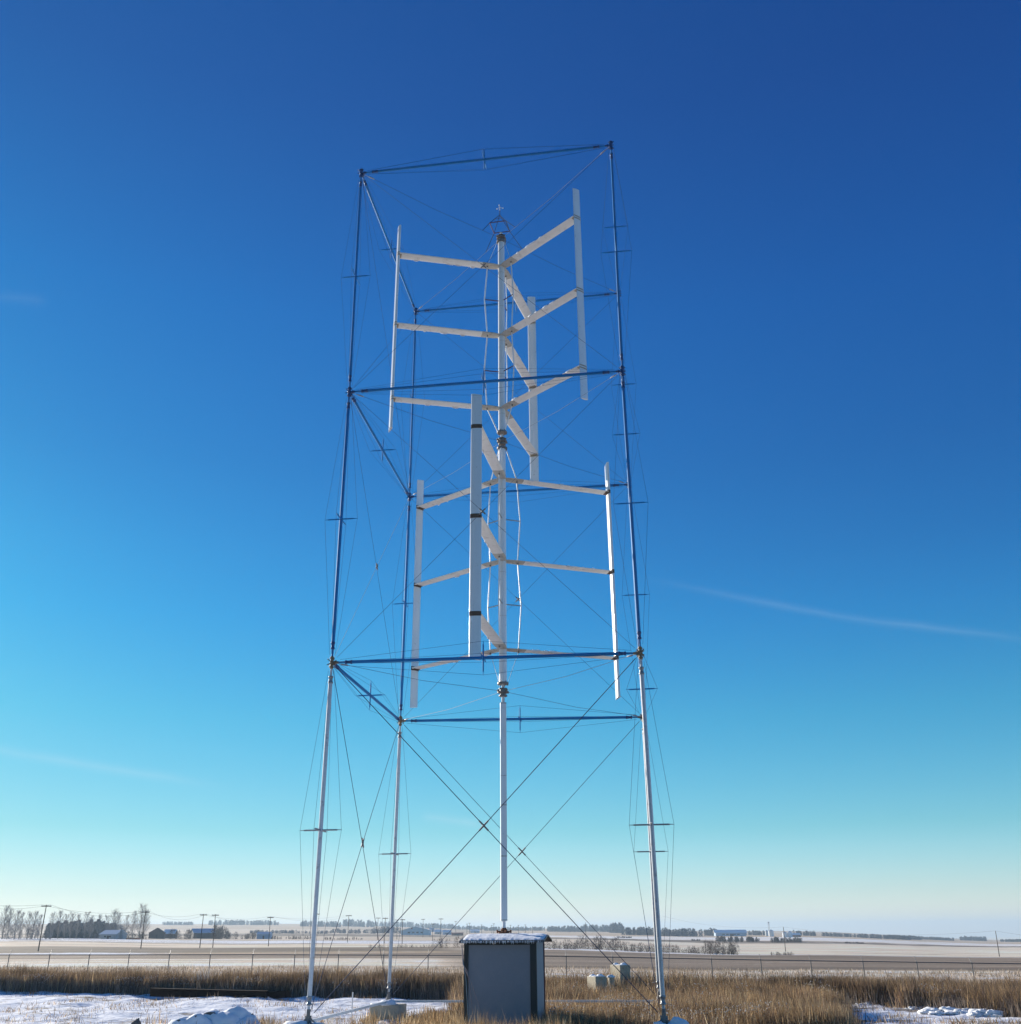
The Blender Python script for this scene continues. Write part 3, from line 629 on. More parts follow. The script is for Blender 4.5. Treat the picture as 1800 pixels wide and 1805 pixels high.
# snow covered rocks
P = pt(385, 1786, 50.6)
rk = thing('snowy_rock', gpt(385, 50.5), 'largest snow covered rock pile at the bottom left edge of the ground', 'rock pile')
m_ = MB(); s_m = MB()
for k, (px, rt, rr, dd) in enumerate(((345, 1788, .8, 50.2), (378, 1783, .85, 50.8), (416, 1778, .75, 51), (436, 1793, .6, 50.5), (322, 1796, .6, 50), (396, 1785, .8, 50.5))):
    T_ = pt(px, rt, dd); m_.lump(T_ - Vector((0, 0, rr * .9)), rr * .78, k + 2, .6, 16, 10, (1.05, 1, .9)); s_m.lump(T_ - Vector((0, 0, rr * .8)), rr * .95, k + 2, .16, 24, 14, (1.2, 1, .9))
m_.build('rock', 'rock', rk); s_m.build('snow_cover', 'snow', rk)
for k, (px, rw, r_, lab) in enumerate(((240, 1802, .22, 'small dark rock on the snow left of the big rock pile'),)):
    T_ = pt(px, rw, 50.5); tag(MB().lump(T_ - Vector((0, 0, r_ * .5)), r_, 5, .35, 12, 8).build('dark_rock', 'rock', None, T_), lab, 'rock')
P0 = pt(622, 1750, 55); tag(MB().tube([Vector((P0.x, P0.y, gz(P0.x, P0.y) - .1)), P0], .03, 8).tube([P0, P0 + Vector((0, 0, .02))], .04, 8).build('marker_post', 'galv', None, P0), 'thin pale marker post standing in snow left of the rear leg', 'post')

# ------------------------------------------------------------------ grass and brush
def w2(px, d):                            # ground x,y arrays
    t = (px - 900) / 1917; return CAM.x + FH.x * d + RH.x * t * d, CAM.y + FH.y * d + RH.y * t * d
def blades(x, y, h, w, cols, lean=.25, segs=2, zoff=-.05):
    n = len(x); z = gz(x, y) + zoff; a = rng.uniform(0, PI, n); la = rng.uniform(0, 2 * PI, n); ll = h * lean * rng.random(n) ** .7
    dx, dy = np.cos(a) * w / 2, np.sin(a) * w / 2; lx, ly = np.cos(la) * ll, np.sin(la) * ll
    b0 = np.stack([x - dx, y - dy, z], 1); b1 = np.stack([x + dx, y + dy, z], 1)
    m0 = np.stack([x - dx * .9 + lx * .35, y - dy * .9 + ly * .35, z + h * .55], 1); m1 = np.stack([x + dx * .9 + lx * .35, y + dy * .9 + ly * .35, z + h * .55], 1)
    tp_ = np.stack([x + lx, y + ly, z + h], 1)
    V = np.stack([b0, b1, m1, m0, tp_], 1).reshape(-1, 3); i = np.arange(n)[:, None] * 5
    F1 = np.concatenate([i + [0, 1, 2], i + [0, 2, 3], i + [3, 2, 4]], 0)
    return V, F1, np.repeat(cols, 5, 0)
def tufts(n, px0, px1, dlo, dhi, hfun, wd=(.015, .03), pal=None, dens=None, size=.35, per=14, lean=.35):
    px = rng.uniform(px0, px1, n); lo_, hi_ = dlo(px), dhi(px); d = lo_ + (hi_ - lo_) * rng.random(n)
    x, y = w2(px, d)
    if dens is not None:
        k = rng.random(n) < dens(px, d, x, y); px, d, x, y = px[k], d[k], x[k], y[k]
    n = len(x); x0_, y0_ = x, y; x = np.repeat(x, per) + rng.normal(0, size, n * per); y = np.repeat(y, per) + rng.normal(0, size, n * per)
    px = np.repeat(px, per); d = np.repeat(d, per); h = hfun(px, d, x, y) * rng.uniform(.45, 1.08, n * per) ** .8 * np.repeat(rng.uniform(.78, 1.15, n), per)
    pal = np.array(pal); ci = rng.integers(0, len(pal), n); base = pal[ci] * rng.uniform(.7, 1.25, (n, 1)) * (.45 + 1.1 * fbm(x0_ / 1.8, y0_ / 1.8, 3, 91))[:, None]; c = np.repeat(base, per, 0) * rng.choice([.45, .8, 1.1, 1.6], (n * per, 1), p=[.25, .35, .25, .15]) * rng.uniform(.85, 1.15, (n * per, 1))
    keep = rng.random(n * per) < .8
    return blades(x[keep], y[keep], h[keep], rng.uniform(*wd, keep.sum()), c[keep], lean)
def seeds(n, px0, px1, dlo, dhi, hfun, col=(.75, .72, .7), s=(.014, .036)):      # pale fluffy seed heads and snow caught on stems
    px = rng.uniform(px0, px1, n); lo_, hi_ = dlo(px), dhi(px); d = lo_ + (hi_ - lo_) * rng.random(n) ** 1.5; x, y = w2(px, d)
    k = fbm(x / 2.2, y / 2.2, 3, 77) > .54; px, d, x, y = px[k], d[k], x[k], y[k]; n = len(x)
    z = gz(x, y) + hfun(px, d, x, y) * rng.uniform(.3, .95, n); r = rng.uniform(*s, n)
    V = []; base = np.array([[1, 0, 0], [-1, 0, 0], [0, 1, 0], [0, -1, 0], [0, 0, 1.3], [0, 0, -1.3]]); F_ = np.array([[0, 2, 4], [2, 1, 4], [1, 3, 4], [3, 0, 4], [2, 0, 5], [1, 2, 5], [3, 1, 5], [0, 3, 5]])
    c = np.stack([x, y, z], 1)[:, None, :] + base[None] * r[:, None, None] * rng.uniform(.5, 1.3, (n, 6, 1)); Fi = (np.arange(n)[:, None, None] * 6 + F_[None]).reshape(-1, 3)
    return c.reshape(-1, 3), Fi, np.repeat(np.array(col)[None] * rng.uniform(.6, 1.05, (n, 1)), 6, 0)
def join(name, parts, m, label, cat):
    Vs, Fs, Cs = [], [], []; o_ = 0
    for V, F_, C in parts: Vs.append(V); Fs.append(F_ + o_); Cs.append(C); o_ += len(V)
    o = fast_mesh(name, np.concatenate(Vs), np.concatenate(Fs), m, np.concatenate(Cs)); return tag(o, label, cat, kind='stuff')
gold = [(.44, .29, .145), (.50, .34, .175), (.37, .24, .125), (.26, .165, .095), (.60, .47, .30)]
rust_ = [(.22, .15, .105), (.27, .185, .125), (.18, .12, .09), (.32, .23, .15), (.15, .11, .095)]
greyb = [(.26, .21, .18), (.32, .27, .22), (.18, .14, .12)]
fu = lambda px: fence_u((px - 900) / 1917)
cst = lambda v: (lambda px: np.full_like(px, v))
hL = lambda px, d, x, y: (1.35 + .55 * fbm(x / 4, y / 4, 3, 4)) * (.72 + .28 * np.clip((d - fu(px) + 5) / 5, 0, 1))
hR = lambda px, d, x, y: (1.2 + .6 * fbm(x / 4, y / 4, 3, 14))
parts = [tufts(6800, -120, 835, lambda p: fu(p) - 3.4 - .8 * fbm(p / 40, p * 0, 3, 2), lambda p: fu(p) - .4, hL, pal=rust_ + gold[:3], size=.3)]
parts += [tufts(2500, -120, 835, lambda p: fu(p) - 4.0 - .8 * fbm(p / 40, p * 0, 3, 2), lambda p: fu(p) - 2, lambda *a: .75 * hL(*a), pal=greyb, size=.3)]
parts += [seeds(9000, -120, 835, lambda p: fu(p) - 4.0, lambda p: fu(p) - 1.5, lambda *a: .85 * hL(*a))]
join('tall_brush', parts, 'grass', 'tall rust brown weeds with white seed heads along the fence, left of the shed', 'tall weeds')
bndR = lambda p: np.clip(68.6 - (p - 1400) / 400 * 13, 50, 68)
parts = [tufts(5200, 1340, 1900, lambda p: bndR(p) + 3 * (fbm(p / 25, p * 0, 3, 6) - .5), lambda p: fu(p) - .6, hR, pal=rust_ + gold[:3], size=.3), seeds(7000, 1340, 1900, bndR, lambda p: bndR(p) + 6, lambda *a: .85 * hR(*a)),
         tufts(1500, 1340, 1900, lambda p: bndR(p) - 1, lambda p: bndR(p) + 3, lambda *a: .6 * hR(*a), pal=greyb, size=.3)]
join('tall_brush', parts, 'grass', 'tall rust brown weeds along the fence at the right edge above the snow', 'tall weeds')
hM = lambda px, d, x, y: (.85 + .65 * fbm(x / 3, y / 3, 3, 31)) * (1 + .38 * np.clip((d - 58) / 12, 0, 1))
densM = lambda px, d, x, y: np.clip((fbm(x / 2.6, y / 2.6, 3, 55) - .22) * 3.2, .18, 1) * np.clip((1470 + 240 * (fbm(x / 2.2, y / 2.2, 3, 5) - .5) * 2 - px) / 90, 0, 1) * np.where((x > x0 - .3) & (x < x1 + .3) & (y > SY - .15) & (y < yb + .3), 0, 1)
frontM = lambda p: np.where(p < 820, 60 - 12 * np.clip((820 - p) / 330, 0, 1) ** .8, 0)
parts = [tufts(13500, 940, 1465, cst(44.), lambda p: np.minimum(fu(p) - .5, np.where(p > 1400, 66 - (p - 1400) * .17, 90)), hM, pal=gold + rust_[:3], dens=densM, size=.28),
         tufts(4600, 800, 980, cst(40.), cst(46.), lambda px, d, x, y: .55 + .8 * fbm(x / 1.5, y / 1.5, 3, 31) ** 1.2, pal=gold + greyb[:1], dens=densM, size=.22),
         tufts(1800, 800, 1000, cst(50.), lambda p: fu(p) - .5, hM, pal=gold + rust_, dens=densM, size=.28),
         tufts(2600, 640, 830, cst(46.), cst(56.), lambda px, d, x, y: .35 + .6 * fbm(x / 1.5, y / 1.5, 3, 31), pal=gold, dens=lambda px, d, x, y: np.clip((fbm(x / 2, y / 2, 3, 8) - .35) * 4, 0, 1) * np.clip((px - 690) / 100, .04, 1), size=.25),
         tufts(620, 790, 985, cst(39.5), cst(43.2), lambda px, d, x, y: .75 + .95 * fbm(x / .9, y / .9, 3, 12), pal=gold, size=.14, per=12, dens=lambda px, d, x, y: np.clip((fbm(x / 1.1, y / 1.1, 2, 19) - .33) * 4, .1, 1), wd=(.008, .018)),
         tufts(900, 560, 1470, cst(36.5), cst(41.5), lambda px, d, x, y: .7 + .75 * fbm(x / 1.2, y / 1.2, 3, 12) , pal=gold, size=.16, per=12, dens=lambda px, d, x, y: np.clip((fbm(x / 1.6, y / 1.6, 2, 18) - .35) * 4, .05, 1) * np.clip((px - 500) / 300, .15, 1), wd=(.008, .018)),
         seeds(9000, 960, 1460, cst(46.), cst(66.), lambda *a: .95 * hM(*a)), seeds(900, 640, 960, cst(43.), cst(47.), lambda *a: .6 * hM(*a)),
         tufts(2200, 960, 1480, cst(47.), cst(62.), lambda *a: .75 * hM(*a), pal=greyb, dens=lambda px, d, x, y: (fbm(x / 3, y / 3, 3, 99) > .56) * 1., size=.3)]
join('dry_grass', parts, 'grass', 'golden dry grass growing around the shed and the right legs', 'dry grass')
sp = lambda px, d, x, y: np.clip((fbm(x / 2.3, y / 2.3, 3, 63) - .48) * 3.5, .02, .8)
parts = [tufts(3200, -150, 830, cst(47.), cst(74.), lambda px, d, x, y: .12 + .3 * rng.random(len(x)), pal=gold + greyb, dens=sp, size=.35, per=8, lean=.8),
         tufts(420, 440, 660, cst(47.), cst(53.), lambda px, d, x, y: .3 + .45 * rng.random(len(x)), pal=gold + greyb, dens=sp, size=.15, per=12),
         tufts(9, 276, 298, cst(50.), cst(51.), lambda px, d, x, y: .4 + .6 * rng.random(len(x)), pal=gold, size=.2, per=9),
         tufts(1300, 1430, 1900, cst(47.), lambda p: bndR(p) + 1, lambda px, d, x, y: .15 + .35 * rng.random(len(x)), pal=gold + greyb, dens=sp, size=.35, per=10, lean=.8)]
join('snow_stubble', parts, 'grass', 'short dry stems poking through the patchy snow', 'stubble')
parts = [tufts(5200, -150, 1900, lambda p: fu(p) + 1, lambda p: fu(p) + 60, lambda px, d, x, y: .25 + .3 * rng.random(len(x)), pal=[(.5, .4, .3), (.42, .33, .24)], size=.8, per=7, lean=.5, wd=(.03, .06))]
join('field_stubble', parts, 'grass', 'pale short stubble in the field just beyond the fence', 'stubble')
# snow frosted weeds in front of the left brush
for px, rw, d, hh, lab in ((361, 1716, 74, 1.25, 'white frosted weed clump standing highest before the left brush'), (402, 1722, 74.5, .8, 'smaller frosted weed clump right of the highest frosted one')):
    P = pt(px, rw, d); n = 420; x = P.x + rng.normal(0, .30, n); y = P.y + rng.normal(0, .25, n); c = np.tile([[.62, .64, .70]], (n, 1)) * rng.uniform(.6, 1.1, (n, 1))
    V, F_, C = blades(x, y, np.abs(rng.normal(hh * .75, hh * .25, n)), rng.uniform(.02, .05, n), c, .45); tag(fast_mesh('frosted_weed', V, F_, 'grass', C), lab, 'weed')
for k, (px, rw, sz) in enumerate(((1376, 1764, .3), (1452, 1800, .35), (1478, 1769, .25), (1550, 1774, .3), (1700, 1786, .35), (1250, 1801, .3))):
    pass
# small snow heaps on the open ground
for k, (px, d, r_, lab) in enumerate(((1478, 66, .28, 'small snow heap at the far left of the right snow patch'), (1551, 64, .34, 'rounded snow heap at the foot of the right brush'),
        (1680, 58, .36, 'snow heap near the middle of the right snow patch'), (1740, 57, .4, 'snow heap nearest the right edge of the photo'), (1640, 61, .25, 'smallest snow heap in the right snow patch'))):
    P = gpt(px, d); m_ = MB()
    for q in range(9): m_.lump(P + Vector((random.uniform(-1.3, 1.3), random.uniform(-.6, .6), 0)), r_ * random.uniform(.5, 1), q + k * 5, .8, 20, 12, (1.5, 1.2, .5))
    tag(m_.build('snow_heap', 'snow', None, P), lab, 'snow heap', 'snow heaps on the right patch')

# ------------------------------------------------------------------ chain link fence
fr = thing('chain_link_fence', gpt(900, FA), 'long wire fence with a dark top rail and tilted post tops beyond the weeds', 'fence')
def fpt(px): u = fence_u((px - 900) / 1917); return u
def rail_row(px): return np.interp(px, [-100, 0, 460, 900, 1340, 1800, 1950], [1683.5, 1683.4, 1683, 1684.2, 1692.3, 1699, 1701])
cols_ = [-128, -56, 16.6, 88, 158, 228, 299, 371, 446, 520, 597, 676, 755, 835, 916, 998, 1080, 1166, 1254, 1341, 1429, 1521, 1616, 1713, 1814, 1916]
railp = []
for px in cols_:
    u = fpt(px); Pt = pt(px, rail_row(px), u); railp.append(Pt); gb_ = ground(Pt.x, Pt.y) - .2; aw = FH
    po = MB().tube([Vector((Pt.x, Pt.y, gb_)), Pt + Vector((0, 0, .05))], .03, 8).build('post', 'fence', fr)
    MB().tube([Pt + Vector((0, 0, .04)), Pt + Vector((0, 0, .34)) + aw * .30], .018, 6).build('barb_arm', 'fence', po)
MB().tube(railp, .028, 8).build('top_rail', 'fence', fr)
bw = MB()
for k in (.33, .66, 1.): bw.tube([p + Vector((0, 0, .04 + .30 * k)) + FH * .3 * k for p in railp], .0045, 3, cap=False)
bw.build('barbed_wire', 'fence', fr)
mesh_ = MB()
for i in range(len(railp) - 1):
    a, b = railp[i], railp[i + 1]; n = 26; hh = 2.05
    for k in range(n):
        t0 = k / n
        for s_ in (1, -1):
            t1 = t0 + s_ * hh / 3.1; p = a + (b - a) * t0; q_ = a + (b - a) * t1 - Vector((0, 0, hh)); mesh_.tube([p, q_], .0022, 3, cap=False, smooth=False)
mesh_.build('wire_mesh', 'fence', fr)

# ------------------------------------------------------------------ power poles
PP = [  # top px, top row, base px, base row, crossarm, label
 (82, 1595, 67, 1677.5, 1, 'tallest leaning power pole with a crossarm, at the left edge'),
 (257, 1606, 248, 1672.5, 1, 'second tall power pole from the left, right of the poplars'),
 (359, 1611, 352, 1671.5, 1, 'paler power pole with insulators left of a close twin pole'),
 (380, 1611.5, 375, 1671, 1, 'dark power pole just right of the paler pole'),
 (477, 1615.7, 473, 1668.6, 1, 'dark power pole just right of the pale blue hut'),
 (558, 1610, 554, 1665, 1, 'power pole half hidden by the front left frame leg'),
 (615, 1613, 612.5, 1661.7, 1, 'lone thin power pole between the two left frame legs'),
 (666.7, 1617.5, 665.5, 1657, 1, 'faint power pole just left of the rear left leg'),
 (679.5, 1617.5, 677.7, 1663.5, 1, 'darker power pole touching the left of the rear leg'),
 (700, 1621, 699.7, 1656, 1, 'faint power pole just right of the rear left leg'),
 (709.7, 1620, 709, 1664, 1, 'thick dark power pole in front of the white warehouse left end'),
 (746, 1620, 745.5, 1652.5, 1, 'power pole in front of the white warehouse right half'),
 (763, 1628, 762.5, 1659, 1, 'short faint power pole at the warehouse right end'),
 (777.5, 1619, 775.6, 1658, 1, 'tall power pole right of the white warehouse'),
 (803.7, 1624, 803.5, 1647, 1, 'power pole left of the shed roof, above the low brown building'),
 (823.4, 1628.5, 823, 1646, 1, 'left one of a close pole pair above the shed roof left end'),
 (827.8, 1627, 827.5, 1646, 1, 'right one of a close pole pair above the shed roof left end'),
 (849, 1630, 849, 1646, 1, 'tiny far power pole above the tape scrap on the shed'),
 (867, 1631, 867, 1646, 1, 'tiny shorter pole of the pair left of the drive shaft'),
 (870.5, 1628, 870, 1647, 1, 'tiny taller pole of the pair left of the drive shaft'),
 (900, 1630.6, 900, 1646, 1, 'tiny far power pole nearest right of the drive shaft'),
 (914, 1630.6, 914, 1646, 1, 'tiny far power pole second right of the drive shaft'),
 (926, 1630, 926, 1647, 1, 'tiny far power pole third right of the drive shaft'),
 (939, 1633.6, 939, 1647, 1, 'tiny far power pole fourth right of the drive shaft'),
 (1032.3, 1626, 1033, 1657, 0, 'single bare power pole right of the shed, behind the dark brush'),
 (1381, 1634, 1385, 1678, 0, 'thin bare power pole in front of the white grain bins'),
 (1755, 1641, 1762, 1686.5, 0, 'thin leaning bare power pole near the right edge')]
PTOP = []
for i, (tx, ty, bx_, by, arm, lab) in enumerate(PP):
    d = dist_at(bx_, by); B_ = gpt(bx_, d); Tp = pt(tx, ty, d); r = max(.13, .00019 * d)
    o = thing('power_pole', B_, lab, 'power pole', 'power poles on the plain')
    B_2 = B_ - Vector((0, 0, .6))
    MB().tube([B_2, Tp], [r * 1.25, r * .8], 8).build('shaft', 'pole_wood', o); PTOP.append((Tp, d))
    if arm:
        w_ = 1.25 * max(.9, (Tp - B_).length / 11); MB().box(Tp - Vector((0, 0, .35)), (w_, .09 + d * .0001, .08 + d * .00012), (RH, FH, Vector((0, 0, 1)))).build('crossarm', 'pole_wood', o)
        ii = MB()
        for s_ in (-.9, -.35, .35, .9): ii.tube([Tp + RH * (s_ * w_) - Vector((0, 0, .28)), Tp + RH * (s_ * w_) - Vector((0, 0, .02))], .06 + d * .00005, 6)
        ii.build('insulator', 'insul', o)
def cable(a, b, sag, r, n=14): return [a.lerp(b, k / n) - Vector((0, 0, sag * 4 * (k / n) * (1 - k / n))) for k in range(n + 1)], r
LP = PTOP[0][0] + (PTOP[0][0] - PTOP[1][0]) * 1.0 + Vector((0, 0, 1.0))
for k, (off, lab) in enumerate(((-1.1, 'upper overhead power line running over the left poplars'), (1.1, 'lower overhead power line running over the left poplars'))):
    chain = [LP, PTOP[0][0], PTOP[1][0], PTOP[2][0], PTOP[4][0], PTOP[6][0]]; mb = MB()
    for a, b in zip(chain[:-1], chain[1:]):
        pts_, r = cable(a + RH * off, b + RH * off, 1.3 + k * .9, .022); mb.tube(pts_, r, 4, cap=False)
    tag(mb.build('overhead_line', 'fence', None, PTOP[0][0]), lab, 'power line')
c2 = [PTOP[25][0] + (PTOP[25][0] - PTOP[26][0]) * .8 + Vector((0, 0, 4)), PTOP[25][0], PTOP[26][0], PTOP[26][0] + (PTOP[26][0] - PTOP[25][0]) * .6]; mb = MB()
for a, b in zip(c2[:-1], c2[1:]): pts_, r = cable(a, b, 2.2, .02); mb.tube(pts_, r, 4, cap=False)
tag(mb.build('overhead_line', 'fence', None, c2[1]), 'faint overhead line across the right fields', 'power line')

# ------------------------------------------------------------------ buildings on the plain
def house(name, px0, px1, rt, rb, label, cat, wall, roof='snow', depth=.8, ridge='x', eave=.45, wins=2, door=True, trim=None, yaw=0.):
    pc = (px0 + px1) / 2; d = dist_at(pc, rb); a, b = pt(px0, rb, d), pt(px1, rb, d); w_ = (b - a).length; hgt = pt(pc, rt, d).z - pt(pc, rb, d).z
    base = gpt(pc, d); o = thing(name, base, label, cat); R = Matrix.Rotation(yaw, 3, 'Z'); X_, Y_ = R @ RH, R @ FH; Zv = Vector((0, 0, 1))
    hw = w_ / 2; hd = hw * depth; e = hgt * (1 - eave) ; mbw = MB(); C_ = base + Y_ * hd
    mbw.box(C_ + Zv * (e / 2 - .3), (hw, hd, e / 2 + .3), (X_, Y_, Zv)); 
    if ridge == 'y':   # gable faces us
        for s_ in (-1, 1): mbw.add([C_ - X_ * hw + Y_ * (hd * s_) + Zv * e, C_ + X_ * hw + Y_ * (hd * s_) + Zv * e, C_ + Y_ * (hd * s_) + Zv * hgt], [(0, 1, 2) if s_ < 0 else (2, 1, 0)])
    else:
        for s_ in (-1, 1): mbw.add([C_ + X_ * (hw * s_) - Y_ * hd + Zv * e, C_ + X_ * (hw * s_) + Y_ * hd + Zv * e, C_ + X_ * (hw * s_) + Zv * hgt], [(0, 1, 2) if s_ > 0 else (2, 1, 0)])
    wl = mbw.build('wall', wall, o)
    rm = MB(); ov_ = 1.06; t_ = .35
    A1, A2 = (X_, Y_) if ridge == 'x' else (Y_, X_); h1, h2 = (hw, hd) if ridge == 'x' else (hd, hw)
    for s_ in (-1, 1):
        e1_ = C_ + A2 * (h2 * ov_ * s_) + Zv * (e - (hgt - e) * .06); rg = C_ + Zv * hgt; n_ = A1 * (h1 * ov_)
        q = [e1_ - n_, e1_ + n_, rg + n_, rg - n_]; rm.add(q + [v + Zv * t_ for v in q], [(0, 1, 2, 3), (7, 6, 5, 4), (0, 4, 5, 1), (1, 5, 6, 2), (2, 6, 7, 3), (3, 7, 4, 0)])
    rm.build('roof', roof, o)
    for k in range(wins):
        c = C_ - Y_ * (hd + .05) + X_ * (hw * (-.6 + 1.2 * (k + .5) / wins)) + Zv * e * .55
        MB().box(c, (hw * .09, .06, e * .16), (X_, Y_, Zv)).build('window', 'win', wl)
    if door:
        MB().box(C_ - Y_ * (hd + .06) + X_ * hw * .05 + Zv * e * .36, (hw * .12, .07, e * .36), (X_, Y_, Zv)).build('door', trim or 'darkwall', wl)
    return o
house('farm_house', 171, 207, 1640.5, 1655.5, 'pale bungalow with blue grey snowy roof before the dense left trees', 'house', 'housewall', 'metalroof', yaw=-.35)
house('farm_house', 262, 288, 1636.5, 1655, 'brown house with snow streaked gable roof right of second power pole', 'house', 'brown', 'brown', ridge='y', wins=1, yaw=.2)
house('farm_annex', 287, 307, 1639, 1654.5, 'low brown annex with snowy roof joined beside the brown house', 'house', 'brown', 'snow', door=False, wins=1)
house('barn', 341, 379, 1637.5, 1655, 'dark open barn with pale blue roof left of the pale hut', 'barn', 'darkwall', 'metalroof', ridge='x', yaw=.5, wins=0, eave=.4)
house('storage_hut', 452, 475.5, 1643.5, 1655.5, 'small pale blue hut with a low roof left of a pole', 'hut', 'bluewall', 'metalroof', wins=1, eave=.3)
house('warehouse', 707, 757, 1633.5, 1648.5, 'large white gabled warehouse with a red dot on its front', 'warehouse', 'white', 'white', ridge='y', wins=4, door=False)
house('workshop', 757, 765, 1636, 1643, 'small blue topped workshop at the warehouse right end', 'building', 'bluewall', 'metalroof', wins=1, door=False)
house('workshop', 766, 778, 1639, 1647.5, 'snow roofed grey workshop right of the warehouse', 'building', 'housewall', 'snow', wins=2)
house('workshop', 780, 795, 1640, 1648, 'pale blue low workshop left of the shed roof', 'building', 'bluewall', 'snow', wins=2)
house('low_building', 796, 816, 1644, 1649.5, 'low red brown building just left of the shed roof', 'building', 'redbrown', 'redbrown', wins=2, eave=.2)
house('workshop', 829, 845, 1639, 1644.5, 'white roofed far workshop rising behind the shed roof', 'building', 'bluewall', 'snow', wins=1)
P = pt(726, 1636.5, dist_at(732, 1648.5) - .6)
house('long_barn', 1262, 1316, 1639.5, 1650.5, 'long low blue barn with two snow covered roofs on the right skyline', 'barn', 'bluewall', 'snow', depth=.3, wins=5, eave=.45)
house('farm_house', 1397, 1412, 1645.5, 1652, 'small brown house right of the grain bins', 'house', 'redbrown', 'snow', wins=1, eave=.4)
def silo(px0, px1, rt, rb, lab):
    pc = (px0 + px1) / 2; d = dist_at(pc, rb); a, b = pt(px0, rb, d), pt(px1, rb, d); r = (b - a).length / 2; h = pt(pc, rt, d).z - pt(pc, rb, d).z; B_ = gpt(pc, d)
    o = thing('grain_bin', B_, lab, 'grain bin', 'grain bins'); MB().tube([B_ - Vector((0, 0, .5)), B_ + Vector((0, 0, h * .8))], r, 20).build('bin_wall', 'white', o)
    MB().tube([B_ + Vector((0, 0, h * .8)), B_ + Vector((0, 0, h * .97)), B_ + Vector((0, 0, h))], [r * 1.04, r * .15, r * .12], 20).build('bin_roof', 'metalroof', o)
silo(1349.5, 1355, 1639.5, 1650, 'narrow white grain bin furthest left beside the leg tower')
silo(1355.5, 1364.5, 1638.5, 1651, 'wide bright white grain bin under the thin leg tower')
silo(1380, 1388, 1642, 1652.5, 'white grain bin just behind the thin bare pole')
silo(1388.5, 1397.5, 1641, 1652.5, 'bluish grain bin with a domed roof right of the thin pole')
d = dist_at(1357, 1650.5); tb = gpt(1357, d + 8); tw = thing('lattice_tower', tb, 'thin lattice tower rising above the wide white grain bin', 'tower')
ht = pt(1357, 1626, d).z - tb.z; lm = MB()
for i, j in ((-1, -1), (1, -1), (1, 1), (-1, 1)): lm.tube([tb + Vector((i, j, -.5)), tb + Vector((i * .7, j * .7, ht))], .22, 4)
for k in range(8): z_ = ht * k / 8; z2 = ht * (k + 1) / 8; lm.tube([tb + Vector((-1, -1, z_)), tb + Vector((1, -1, z2))], .12, 4)
lm.build('lattice', 'housewall', tw); MB().box(tb + Vector((0, 0, ht)), (1.3, 1.3, .9)).build('head_box', 'white', tw)
for k, px in enumerate((1260.5, 1271.5)):
    d = dist_at(px, 1684); c = gpt(px, d); mb = MB(); r = .45
    pts_ = [c + RH * (r * math.cos(a)) + Vector((0, 0, r * .85 * math.sin(a))) for a in np.linspace(0, PI, 9)]
    mb.tube(pts_, .09, 6); tag(mb.build('white_hoop', 'hill', None, c), ('left', 'right')[k] + ' white arched hoop on the brown field beyond the fence', 'hoop', 'white hoops')
d = dist_at(235, 1656.5); a, b = gpt(222, d), gpt(246, d)
tag(MB().box((a + b) / 2 + Vector((0, 0, .5)), ((b - a).length / 2, .05, .45), ((b - a).normalized(), FH, Vector((0, 0, 1)))).build('orange_netting', 'orange', None, a), 'low strip of orange netting on the snow right of the bungalow', 'netting')

# ------------------------------------------------------------------ trees
def bare_tree(h, spread, n, seed, wt=.05, upright=.8, trunk_h=.25):
    rnd = random.Random(seed); tr_ = MB(); cr_ = MB(); pts_ = [Vector((0, 0, -.4))]; rad = [h * .016]
    for k in range(1, 7): pts_.append(Vector((rnd.uniform(-.015, .015) * h, rnd.uniform(-.015, .015) * h, h * .9 * k / 6))); rad.append(h * .016 * (1 - k / 6.6))
    tr_.tube(pts_, rad, 5)
    def tw(a, b, w_):
        d = (b - a); s_ = d.cross(Vector((rnd.uniform(-1, 1), rnd.uniform(-1, 1), rnd.uniform(-1, 1)))).normalized() * w_
        cr_.add([a - s_, a + s_, b], [(0, 1, 2)])
    for k in range(n):
        z = h * rnd.uniform(trunk_h, .9); fr_ = 1 - (z / h - trunk_h) / (1 - trunk_h); an = rnd.uniform(0, 2 * PI); ln = spread * h * (.35 + .65 * fr_) * rnd.uniform(.5, 1.1)
        dr = Vector((math.cos(an) * (1 - upright * .6), math.sin(an) * (1 - upright * .6), upright)).normalized(); a = Vector((0, 0, z)); b = a + dr * ln
        if b.z > h: b.z = h * rnd.uniform(.93, 1)
        tw(a, b, wt * 1.6)
        for q in range(7):
            t_ = rnd.uniform(.25, 1); p = a.lerp(b, t_); d2 = (dr + Vector((rnd.uniform(-1, 1), rnd.uniform(-1, 1), rnd.uniform(-.3, .8))) * .75).normalized(); e_ = p + d2 * ln * rnd.uniform(.2, .45); tw(p, e_, wt)
            for q2 in range(3): p2 = p.lerp(e_, rnd.uniform(.3, 1)); tw(p2, p2 + (d2 + Vector((rnd.uniform(-1, 1), rnd.uniform(-1, 1), rnd.uniform(-.3, .8)))).normalized() * ln * .16, wt * .8)
    return tr_, cr_
